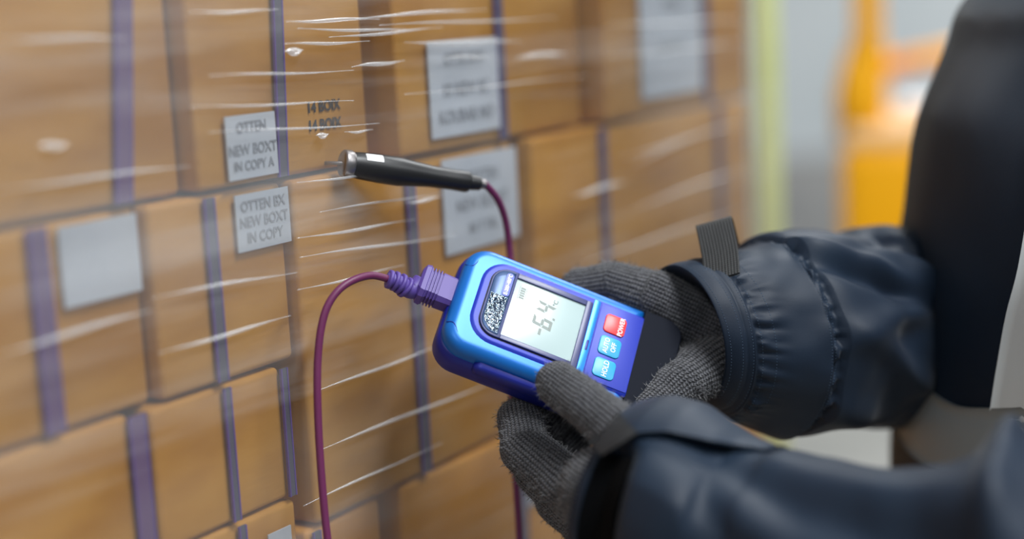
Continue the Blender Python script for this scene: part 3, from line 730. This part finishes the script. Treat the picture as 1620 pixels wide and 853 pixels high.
gl = glove('left_glove', BL, tuple((palmL-wristL).normalized()))
# right hand (far): fingers over the far edge, thumb round the lower end
ri = [P(1042, 474, .914), P(972, 452, .922), P(920, 459, .930), P(906, 492, .946)]
rm = [P(1050, 500, .935), P(990, 485, .948), P(940, 485, .957), P(918, 525, .960)]
rr = [P(1060, 530, .946), P(1010, 522, .962), P(965, 528, .966), P(945, 568, .957)]
rp_ = [P(1070, 558, .952), P(1030, 560, .966), P(995, 572, .965), P(975, 606, .950)]
wr = P(1128, 530, .922)
rt_ = [P(1132, 572, .905), P(1076, 606, .886), P(1022, 652, .872)]
BR = [(wr, 27*m1, P(1085, 500, .93), 27*m1, 'p'), (wr, 26*m1, P(1180, 540, .93), 28*m1, 'p'), (rt_[0], 19*m1, rt_[1], 15.0*m1, 'f'), (rt_[1], 15.0*m1, rt_[2], 13*m1, 'f')]
for fg, r_ in ((ri, 14.6), (rm, 14), (rr, 13.2), (rp_, 12)):
    BR += [(fg[0], (r_+2)*m1, fg[1], r_*m1, 'f'), (fg[1], r_*m1, fg[2], (r_-.8)*m1, 'f'), (fg[2], (r_-.8)*m1, fg[3], (r_-2)*m1, 'f'), (wr, 24*m1, fg[0], (r_+3)*m1, 'p')]
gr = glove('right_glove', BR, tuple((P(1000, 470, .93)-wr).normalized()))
for g_, sd in ((gl, 1), (gr, 2)):
    v, f = lint(g_, 5000, sd); add('lint_fibres', mesh(v, f), LINT, g_, False, 'stuff')
    v, f = lint(g_, 900, sd+9, .002, .0055); add('loose_threads', mesh(v, f), LINTD, g_, False, 'stuff')
for nm, hand in (('L', BL), ('R', BR)):
    for b in hand:
        q = w2loc(b[0]); q2 = w2loc(b[2]); print('BONE', nm, [round(c) for c in q], round(b[1]*1000), [round(c) for c in q2], round(b[3]*1000))

# --- far sleeve (right arm)
def fnoise(p, s, o=0): return noise.noise(Vector((p.x*s+o, p.y*s+o*1.7, p.z*s-o)))
FS = [((1057, 420), (1113, 634), .905, .95), ((1076, 414), (1128, 646), .908, .95), ((1098, 409), (1142, 655), .912, .95), ((1106, 411), (1150, 660), .913, .95), ((1150, 400), (1190, 672), .922, .95), ((1190, 390), (1232, 688), .932, .95),
      ((1200, 382), (1240, 690), .934, .95), ((1212, 368), (1256, 691), .938, .98), ((1245, 367), (1285, 684), .95, 1), ((1290, 371), (1312, 679), .97, 1), ((1345, 372), (1355, 671), .995, 1), ((1362, 362), (1375, 671), 1.003, 1), ((1386, 352), (1400, 677), 1.015, 1), ((1412, 357), (1430, 682), 1.03, 1), ((1450, 366), (1470, 690), 1.06, 1), ((1530, 370), (1560, 700), 1.11, 1), ((1620, 380), (1650, 700), 1.15, 1), ((1660, 380), (1690, 690), 1.16, 1)]
def fdisp(u, th, p):
    # th: 0 = top, pi/2 = toward camera, pi = bottom
    d = 0
    if u < 3:      # hem bands
        d += .0010*abs(math.sin(u/3*math.pi*2))**.5-.0008+.0004*fnoise(p, 90)
        return d
    if u < 6.5:    # elastic cuff panel: puckers close to both seams
        e = min(abs(u-3.0), abs(u-6.2)); k = math.exp(-(e/.55)**2)
        d += .0042*k*noise.noise(Vector((th*9+3*(u > 4.5), u*1.1, 2)))+.0016*k*noise.noise(Vector((th*20, u*2, 7)))+.0016*(1-k)*fnoise(p, 60)
        d += .0026*math.sin((u-3)/3.3*math.pi)*(.6+.5*math.sin(th*5+u))
        if u > 5.8: d -= .003*math.exp(-((u-6.3)/.25)**2)
        return d
    # long folds radiating from the elastic
    x = (u-6.5)
    amp = min(x/1.5, 1)
    def ridge(x0, t0, sx, st, slope, a):
        q = (th-t0)-slope*(x-x0); q = (q+math.pi) % (2*math.pi)-math.pi
        return a*math.exp(-(q/st)**2-((x-x0)/sx)**2)
    d += ridge(1.6, .85, 2.2, .16, .20, .0085)+ridge(2.2, 1.45, 2.0, .15, -.10, .007)+ridge(3.8, 1.1, 1.8, .17, .30, .010)+ridge(2.6, 2.0, 2.2, .16, .18, .008)+ridge(1.2, 2.5, 2.0, .2, .1, .007)
    d -= ridge(2.0, 1.12, 2.0, .13, .15, .008)+ridge(3.2, .45, 1.2, .15, -.2, .006)+ridge(4.6, 1.55, 1.2, .13, .25, .008)
    d += ridge(5.4, .7, 1.0, .25, 0, .008)-ridge(4.4, .9, .8, .2, -.4, .006)
    d += amp*(.0055*fnoise(p, 17)+.0018*fnoise(p, 45, 3))
    return d
v, f = loft(rings_from(FS), 240, 12, fdisp); far = add('right_sleeve', mesh(v, f), NYLON, man)
farbvh = BVHTree.FromPolygons([Vector(p) for p in v], f)
def cast(bvh, px, py):
    d = ray(px, py).normalized(); h, n, i, _ = bvh.ray_cast(CAM, d)
    if h is None: return None, None
    if n.dot(d) > 0: n = -n
    return h, n
def stitches(bvh, parent, path, step=5.0, L=.6, r_=.00032, name='stitch_row', m=STITCH, lift=.0004):
    pts = []
    for i in range(len(path)-1):
        (x0, y0), (x1, y1) = path[i], path[i+1]; n = max(1, int(math.hypot(x1-x0, y1-y0)/1.5))
        pts += [(x0+(x1-x0)*k/n, y0+(y1-y0)*k/n) for k in range(n)]
    V_, F_ = [], []; i = 0; k = int(step/1.5); on = max(1, int(k*L))
    while i+on < len(pts):
        seg = []
        for j in range(on+1):
            h, n = cast(bvh, *pts[i+j])
            if h is None: seg = []; break
            seg.append(h+n*(lift if 0 < j < on else -.0001))
        if len(seg) >= 2:
            vv, ff = tube(seg, r_, 5); b = len(V_); V_ += vv; F_ += [tuple(q+b for q in t) for t in ff]
        i += k
    if V_: add(name, mesh(V_, F_), m, parent, True, 'stuff')
def lerp_path(a, b, t, n=14, bow=0):
    return None
def col(fr, lo=.02, hi=.98, n=16):
    """pixel path running down the sleeve at station fr of FS, following the visible half ring"""
    i = int(fr); t_ = fr-i; i2 = min(i+1, len(FS)-1); rg = rings_from(FS)
    out = []
    for k in range(n+1):
        th = math.pi*(lo+(hi-lo)*k/n)
        c = rg[i][0].lerp(rg[i2][0], t_); A = rg[i][1].lerp(rg[i2][1], t_); B = rg[i][2].lerp(rg[i2][2], t_)
        p = c+A*math.cos(th)+B*math.sin(th)-CAM; z = p.dot(fw); out.append((810+F*p.dot(rt)/z, 426.5-F*p.dot(up)/z))
    return out
for fr in (.35, 1.15, 2.0, 3.1, 3.5, 5.6, 6.0): stitches(farbvh, far, col(fr, .08, .9), 5.5)
stitches(farbvh, far, [(1112, 428), (1192, 404)], 5.5); stitches(farbvh, far, [(1110, 421), (1188, 397)], 5.5)
# inner cuff lining, closes the opening round the wrist
rgs = rings_from(FS); c0, A0, B0 = rgs[0]; c1 = rgs[1][0]
inn = [(c0, A0, B0), (c0+(c1-c0)*.1, A0*.97, B0*.97), (c1, A0*.86, B0*.86), (rgs[3][0], A0*.70, B0*.70)]
v, f = loft(inn, 72, 3); add('cuff_lining', mesh(v, f), NYLON, far)
# webbing pull tab standing on the far cuff
def ribbon(name, path, width, thick, m, parent, n=10):
    """path of world points (centre line), width vectors (world)"""
    v, f = [], []; pts = spline(path, n); ws = spline(width, n) if hasattr(width, '__len__') and not isinstance(width, Vector) else [width]*len(pts)
    for i, p in enumerate(pts):
        t = (pts[min(i+1, len(pts)-1)]-pts[max(i-1, 0)]).normalized(); w = ws[i]; nn = t.cross(w).normalized()*thick/2
        v += [p-w/2-nn, p+w/2-nn, p+w/2+nn, p-w/2+nn]
    for i in range(len(pts)-1):
        b = 4*i
        for k in range(4): f.append((b+k, b+(k+1) % 4, b+4+(k+1) % 4, b+4+k))
    f.append((0, 1, 2, 3)); b = 4*(len(pts)-1); f.append((b+3, b+2, b+1, b))
    me = mesh(v, f); uvl = me.uv_layers.new(name='u')
    Ln = [0]
    for i in range(1, len(pts)): Ln.append(Ln[-1]+(pts[i]-pts[i-1]).length)
    for lp in me.loops:
        vi = lp.vertex_index; uvl.data[lp.index].uv = (Ln[vi//4], .02*(vi % 4 in (1, 2)) )
    return add(name, me, m, parent, False)
wv = P(1160, 386, .92)-P(1106, 401, .92)
tab = ribbon('pull_tab', [P(1142, 440, .885), P(1139, 402, .895), P(1131, 362, .905), P(1129, 352, .910), P(1132, 356, .916), P(1142, 395, .925)], wv*1.02, .0014, WEB, far, 8)

# --- near sleeve (left arm)
NS = [((1022, 640), (925, 900), .806, .95), ((1040, 634), (950, 915), .802, .97), ((1066, 632), (985, 930), .797, 1), ((1110, 644), (1040, 960), .787, 1), ((1160, 676), (1100, 990), .777, 1), ((1185, 694), (1140, 1010), .772, 1), ((1222, 709), (1190, 1030), .763, 1.02), ((1248, 708), (1230, 1050), .757, 1.03), ((1300, 722), (1290, 1080), .745, 1.03), ((1360, 738), (1350, 1100), .733, 1.03), ((1420, 748), (1410, 1120), .722, 1.03), ((1490, 742), (1480, 1125), .712, 1.03), ((1545, 716), (1530, 1130), .705, 1.05), ((1592, 662), (1580, 1140), .70, 1.05), ((1628, 690), (1620, 1150), .695, 1.05), ((1670, 738), (1700, 1170), .69, 1.03), ((1720, 760), (1780, 1190), .685, 1), ((1800, 770), (1860, 1170), .68, 1)]
def ndisp(u, th, p):
    def ridge(x0, t0, sx, st, slope, a):
        q = (th-t0)-slope*(u-x0); q = (q+math.pi) % (2*math.pi)-math.pi
        return a*math.exp(-(q/st)**2-((u-x0)/sx)**2)
    tt = min(th, 2*math.pi-th) if th > math.pi*1.3 else th; gr_ = min(max((tt-.95)/.4, 0), 1)
    if u < .55: return .001*fnoise(p, 40)
    g0 = -.024*math.exp(-((u-1.6)/.85)**4)*gr_+.008*math.exp(-((u-3.6)/1.5)**2)*gr_
    if u < 1.2: return .001*fnoise(p, 40)+g0*min((u-.55)/.25, 1)
    d = .0015*fnoise(p, 45)+g0
    if u > 1.2: d += min((u-1.2)/3, 1)*(.004*fnoise(p, 13, 2))
    d += ridge(7, 1.1, 3, .22, .05, .005)+ridge(9.5, .5, 3, .2, .05, .004)-ridge(8, .8, 3, .2, .05, .004)+ridge(12, .8, 2, .25, .1, .007)-ridge(12, 1.3, 2, .22, .1, .006)+ridge(4.5, 1.35, 1.6, .3, .12, .006)-.009*math.exp(-((u-3.0)/2.0)**4)*math.exp(-((th if th < math.pi else th-2*math.pi)/.9)**2)
    return d
v, f = loft(rings_from(NS), 220, 10, ndisp); near = add('left_sleeve', mesh(v, f), NYLON, man)
nearbvh = BVHTree.FromPolygons([Vector(p) for p in v], f)
rgn = rings_from(NS); c0, A0, B0 = rgn[0]; c1 = rgn[1][0]; dd = (rgn[2][0]-c0)
v, f = loft([(c0, A0, B0), (c0+dd*.08, A0*.97, B0*.97), (c0+dd*.6, A0*.85, B0*.85), (c0+dd*1.3, A0*.6, B0*.6)], 72, 3); add('cuff_lining', mesh(v, f), NYLON, near)
# closing flap over the near cuff, webbing tab at its tip
def wrap(name, parent, bvh, grid, lift, thick, m, smooth=True):
    """sheet laid over a sleeve: grid rows of pixel points, lift in m (per point fn)"""
    R_, C_ = len(grid), len(grid[0]); top, bot = [], []
    for i, row in enumerate(grid):
        for j, (x, y) in enumerate(row):
            h, n = cast(bvh, x, y)
            if h is None: h = P(x, y, .80); n = -fw
            l = lift(i/(R_-1), j/(C_-1)); dr = (CAM-h).normalized()
            k_ = (n*.35+dr*.65).normalized()
            top.append(h+k_*(l+thick)); bot.append(h+k_*l)
    v = top+bot; n_ = len(top); f = []
    for i in range(R_-1):
        for j in range(C_-1):
            a = i*C_+j; q = (a, a+1, a+C_+1, a+C_); f.append(q); f.append(tuple(n_+k for k in q[::-1]))
    rim = [j for j in range(C_)]+[i*C_+C_-1 for i in range(1, R_)]+[(R_-1)*C_+j for j in range(C_-2, -1, -1)]+[i*C_ for i in range(R_-2, 0, -1)]
    for i in range(len(rim)):
        a, b = rim[i], rim[(i+1) % len(rim)]; f.append((a, b, n_+b, n_+a))
    bm = bmesh.new(); bm.from_mesh(mesh(v, f)); return add(name, bm_mesh(bm, .9), m, parent, smooth)
def bil(c00, c10, c11, c01, nu, nv, bowt=0, bowb=0):
    g_ = []
    for i in range(nv+1):
        t = i/nv; row = []
        for j in range(nu+1):
            s = j/nu; x = (c00[0]*(1-s)+c10[0]*s)*(1-t)+(c01[0]*(1-s)+c11[0]*s)*t; y = (c00[1]*(1-s)+c10[1]*s)*(1-t)+(c01[1]*(1-s)+c11[1]*s)*t
            y -= (bowt*(1-t)+bowb*t)*math.sin(math.pi*s); row.append((x, y))
        g_.append(row)
    return g_
def npos(u, th, k):
    i = min(int(u), len(rgn)-2); t_ = u-i
    c = rgn[i][0].lerp(rgn[i+1][0], t_); A = rgn[i][1].lerp(rgn[i+1][1], t_); B = rgn[i][2].lerp(rgn[i+1][2], t_)
    d = A*math.cos(th)+B*math.sin(th); return c+d+d.normalized()*k
v, f = [], []; nu, nv = 40, 24
for side_ in (0, 1):
    for i in range(nu+1):
        s_ = i/nu; u = .15+6.2*s_; tf = math.radians(60-8*s_-44*max(0, s_-.25)/.75)
        for j in range(nv+1):
            r_ = j/nv; th = math.radians(-75)*(1-r_)+tf*r_
            lift = .0005+.0022*math.sin(math.pi*r_)*(1-s_*.5)+.0022*math.exp(-((r_-1)/.12)**2)*(1-.6*s_)+.0012*fnoise(npos(u, th, 0), 40, 6)
            v.append(npos(u+.5*(1-r_)*0, th, lift-.0016*side_))
n1_ = (nu+1)*(nv+1)
for i in range(nu):
    for j in range(nv):
        a = i*(nv+1)+j; q = (a, a+1, a+nv+2, a+nv+1); f += [q, tuple(n1_+k for k in q[::-1])]
rim = [j for j in range(nv+1)]+[i*(nv+1)+nv for i in range(1, nu+1)]+[nu*(nv+1)+j for j in range(nv-1, -1, -1)]+[i*(nv+1) for i in range(nu-1, 0, -1)]
for i in range(len(rim)):
    a, b = rim[i], rim[(i+1) % len(rim)]; f.append((a, b, n1_+b, n1_+a))
bm = bmesh.new(); bm.from_mesh(mesh(v, f)); flap = add('cuff_flap', bm_mesh(bm, .9), NYLON, near)
v, f = loft(rgn, 120, 8); plainbvh = BVHTree.FromPolygons([Vector(p) for p in v], f)
wrap('webbing_tab', near, plainbvh, bil((981, 658), (1011, 690), (956, 725), (930, 698), 8, 8), lambda t, s: .0052, .0016, WEBP)
fbm = flap.data; off_ = pmat(flap)
flbvh = BVHTree.FromPolygons([off_ @ v_.co for v_ in fbm.vertices], [tuple(p_.vertices) for p_ in fbm.polygons])
stitches(flbvh, flap, [(1000, 655), (1020, 645), (1050, 640), (1090, 643), (1140, 663), (1180, 690)], 5)
stitches(flbvh, flap, [(1030, 700), (1070, 690), (1110, 690), (1160, 700), (1195, 716)], 5)

# black sheet painting the shade into the groove behind the cuff edge
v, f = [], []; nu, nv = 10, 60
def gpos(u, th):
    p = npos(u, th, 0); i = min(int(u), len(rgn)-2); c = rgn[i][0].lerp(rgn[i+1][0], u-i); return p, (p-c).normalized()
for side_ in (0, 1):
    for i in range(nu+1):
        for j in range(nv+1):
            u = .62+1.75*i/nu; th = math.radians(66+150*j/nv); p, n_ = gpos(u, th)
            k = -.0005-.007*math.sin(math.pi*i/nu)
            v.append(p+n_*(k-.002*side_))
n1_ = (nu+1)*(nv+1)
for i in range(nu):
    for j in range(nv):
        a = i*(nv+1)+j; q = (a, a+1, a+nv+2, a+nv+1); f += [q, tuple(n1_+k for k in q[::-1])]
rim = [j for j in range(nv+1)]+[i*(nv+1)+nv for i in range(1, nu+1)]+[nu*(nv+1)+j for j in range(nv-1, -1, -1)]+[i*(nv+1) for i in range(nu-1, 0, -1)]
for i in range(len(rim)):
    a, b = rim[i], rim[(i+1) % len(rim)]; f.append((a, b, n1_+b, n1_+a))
SHADE = mat('black_groove_shade', srgb(6, 7, 9), .95, spec=.1)
bm = bmesh.new(); bm.from_mesh(mesh(v, f)); add('cuff_groove_shade', bm_mesh(bm, .9), SHADE, near, label='black sheet standing in for the shade under the cuff flap')

# --- jacket body, trousers, boots, hooded head
tc = P(1690, 300, .96)     # torso axis
TX, TY = tc.x, tc.y
def ell(x, y, z, a, b, yaw=0):
    A = Vector((math.cos(yaw)*a, math.sin(yaw)*a, 0)); B = Vector((-math.sin(yaw)*b, math.cos(yaw)*b, 0)); return (Vector((x, y, z)), A, B)
def contourx(px, py, Z=.96): return P(px, py, Z)
bodyrings = []
yaw = .06
LC = [(1452, 960), (1450, 850), (1447, 745), (1446, 620), (1446, 520), (1442, 430), (1446, 370), (1451, 290), (1462, 200), (1492, 125), (1522, 60), (1538, 10)]
for (px, py) in LC:
    q = P(px, py, .975); a = .165 if py > 120 else .15; bodyrings.append(ell(q.x+a+.004, TY+.02, q.z, a, .205, yaw))
zt_ = bodyrings[-1][0].z; x_ = bodyrings[-1][0].x
bodyrings += [ell(x_+.02, TY+.02, zt_+.05, .12, .20, yaw), ell(x_+.035, TY+.02, zt_+.10, .085, .13, yaw), ell(x_+.04, TY+.02, zt_+.13, .07, .08, yaw), ell(x_+.04, TY+.02, zt_+.18, .06, .065, yaw)]
q0 = bodyrings[0]; low = [ell(q0[0].x, TY+.02, z, .17, .20, yaw) for z in (.80, .90)]
low = [r_ for r_ in low if r_[0].z < q0[0].z-.02]
def bdisp(u, th, p): return .007*fnoise(p, 7, 5)+.003*fnoise(p, 19, 2)
v, f = loft(low+bodyrings, 80, 6, bdisp, True)
bm = bmesh.new(); bm.from_mesh(mesh(v, f)); bmesh.ops.triangulate(bm, faces=bm.faces[:]); bmesh.ops.recalc_face_normals(bm, faces=bm.faces)
shN = Vector((x_+.03, TY-.16, zt_+.02)); shF = Vector((x_+.03, TY+.21, zt_+.02))
elN = (rgn[-1][0]); elF = rings_from(FS)[-1][0]
capsule(bm, shN, .075, elN, .066); capsule(bm, shF, .075, elF, .062)
capsule(bm, shN, .07, Vector((x_+.04, TY+.02, zt_+.06)), .08); capsule(bm, shF, .07, Vector((x_+.04, TY+.02, zt_+.06)), .08)
jm = fuse(bm, .006, 8); jacket = add('jacket', jm, NYLON, man)
off_ = pmat(jacket); jb = BVHTree.FromPolygons([off_ @ v_.co for v_ in jm.vertices], [tuple(p_.vertices) for p_ in jm.polygons])
def sheet_on(name, grid, m=TAPE, lift=.0015, thick=.0012):
    R_, C_ = len(grid), len(grid[0]); top, ok = [], True
    last = None
    pts = []
    for row in grid:
        for (x, y) in row:
            h, n = cast(jb, x, y)
            pts.append((h, n))
    if any(h is None for h, n in pts): print('MISS', name, [i for i, (h, n) in enumerate(pts) if h is None][:8])
    f = []
    vv = [(h+n*(lift+thick)) if h is not None else None for h, n in pts]; bb = [(h+n*(lift-.004)) if h is not None else None for h, n in pts]
    idx_, V_ = {}, []
    for i, p in enumerate(vv):
        if p is not None: idx_[i] = len(V_); V_ += [p, bb[i]]
    for i in range(R_-1):
        for j in range(C_-1):
            q = (i*C_+j, i*C_+j+1, (i+1)*C_+j+1, (i+1)*C_+j)
            if all(k in idx_ for k in q):
                f.append(tuple(idx_[k] for k in q)); f.append(tuple(idx_[k]+1 for k in q[::-1]))
                for a, b in zip(q, q[1:]+q[:1]):
                    edge = (i == 0 and a//C_ == 0 and b//C_ == 0) or (i == R_-2 and a//C_ == R_-1 and b//C_ == R_-1) or (a % C_ == 0 and b % C_ == 0) or (a % C_ == C_-1 and b % C_ == C_-1)
                    if edge: f.append((idx_[a], idx_[b], idx_[b]+1, idx_[a]+1))
    return add(name, mesh(V_, f), m, jacket)
def strip(paths, n=20, m_=6):
    a = [Vector((x, y, 0)) for x, y in paths[0]]; b = [Vector((x, y, 0)) for x, y in paths[1]]
    a = spline(a, n); b = spline(b, n); return [[tuple(p.lerp(q, k/m_)[:2]) for p, q in zip(a, b)] for k in range(m_+1)]
sheet_on('reflective_waist_band', strip([[(1416, 515), (1432, 560), (1460, 605), (1510, 640), (1570, 645), (1660, 640)], [(1415, 640), (1424, 690), (1460, 730), (1510, 752), (1575, 765), (1670, 765)]]))
sheet_on('reflective_chest_stripe', strip([[(1570, 655), (1580, 590), (1596, 500), (1618, 410), (1640, 250), (1650, 90)], [(1640, 765), (1660, 690), (1680, 600), (1700, 500), (1720, 300), (1725, 90)]]), TAPE2)
# legs, boots
bm = bmesh.new(); hx = q0[0].x+.01
for sy in (-1, 1):
    hip = Vector((hx, TY+.02+sy*.09, .88)); kn = Vector((hx-.03, TY+.02+sy*.11, .48)); an = Vector((hx+.01, TY+.02+sy*.12, .13))
    capsule(bm, hip, .105, kn, .078); capsule(bm, kn, .078, an, .062)
capsule(bm, Vector((hx, TY-.06, .93)), .12, Vector((hx, TY+.10, .93)), .12)
tr_ = add('trousers', fuse(bm, .008, 6), TROUS, man)
for sy in (-1, 1):
    bm = bmesh.new(); an = Vector((hx+.01, TY+.02+sy*.12, .055))
    capsule(bm, an+Vector((.02, 0, .02)), .05, an+Vector((-.15, 0, -.008)), .042); capsule(bm, an+Vector((.01, 0, .13)), .066, an, .05)
    me = fuse(bm, .005, 4)
    for vt in me.vertices: vt.co.z = max(vt.co.z, .0)
    add('boot', me, BLKM, man)
# head looking down at the meter
hc = Vector((x_+.02, TY+.02, zt_+.29)); dirh = Vector((-.86, -.05, -.5)).normalized()
bm = bmesh.new(); side = Vector((0, 1, 0)); upn = side.cross(dirh).normalized(); upn = upn if upn.z > 0 else -upn
capsule(bm, hc, .082, hc+dirh*.035-upn*.05, .062); capsule(bm, hc-upn*.05, .055, Vector((x_+.04, TY+.02, zt_+.15)), .052)
capsule(bm, hc+dirh*.088-upn*.01, .009, hc+dirh*.108-upn*.038, .014); capsule(bm, hc+dirh*.072-upn*.098, .024, hc+dirh*.06-upn*.09, .03)
for s_ in (-1, 1):
    capsule(bm, hc+side*s_*.084-dirh*.005, .012, hc+side*s_*.082-dirh*.005-upn*.045, .010)
    capsule(bm, hc+dirh*.078+side*s_*.018+upn*.012, .010, hc+dirh*.07+side*s_*.045+upn*.012, .010)
head = add('head', fuse(bm, .0035, 5), SKIN, man)
for s_ in (-1, 1):
    bm = bmesh.new(); bmesh.ops.create_icosphere(bm, subdivisions=2, radius=.012, matrix=Matrix.Translation(hc+dirh*.074+side*s_*.031-upn*.006)); add('eye', bm_mesh(bm), WHITE, head)
v, f = tube([hc+dirh*.093-upn*.072-side*.022, hc+dirh*.098-upn*.071, hc+dirh*.093-upn*.072+side*.022], [.002, .0045, .002], 8); add('mouth', mesh(v, f), mat('lips', srgb(150, 84, 78), .5), head)
bm = bmesh.new(); capsule(bm, hc+upn*.02-dirh*.012, .098, hc-dirh*.03-upn*.08, .085); capsule(bm, hc-dirh*.02-upn*.09, .08, Vector((x_+.05, TY+.02, zt_+.13)), .088)
me = fuse(bm, .006, 4); bm = bmesh.new(); bm.from_mesh(me)
bmesh.ops.bisect_plane(bm, geom=bm.verts[:]+bm.edges[:]+bm.faces[:], plane_co=hc+dirh*.040, plane_no=dirh, clear_outer=True)
add('hood', bm_mesh(bm), NYLON, man)
print('TRIS', sum(len(o.data.polygons) for o in COL.objects if o.type == 'MESH'))
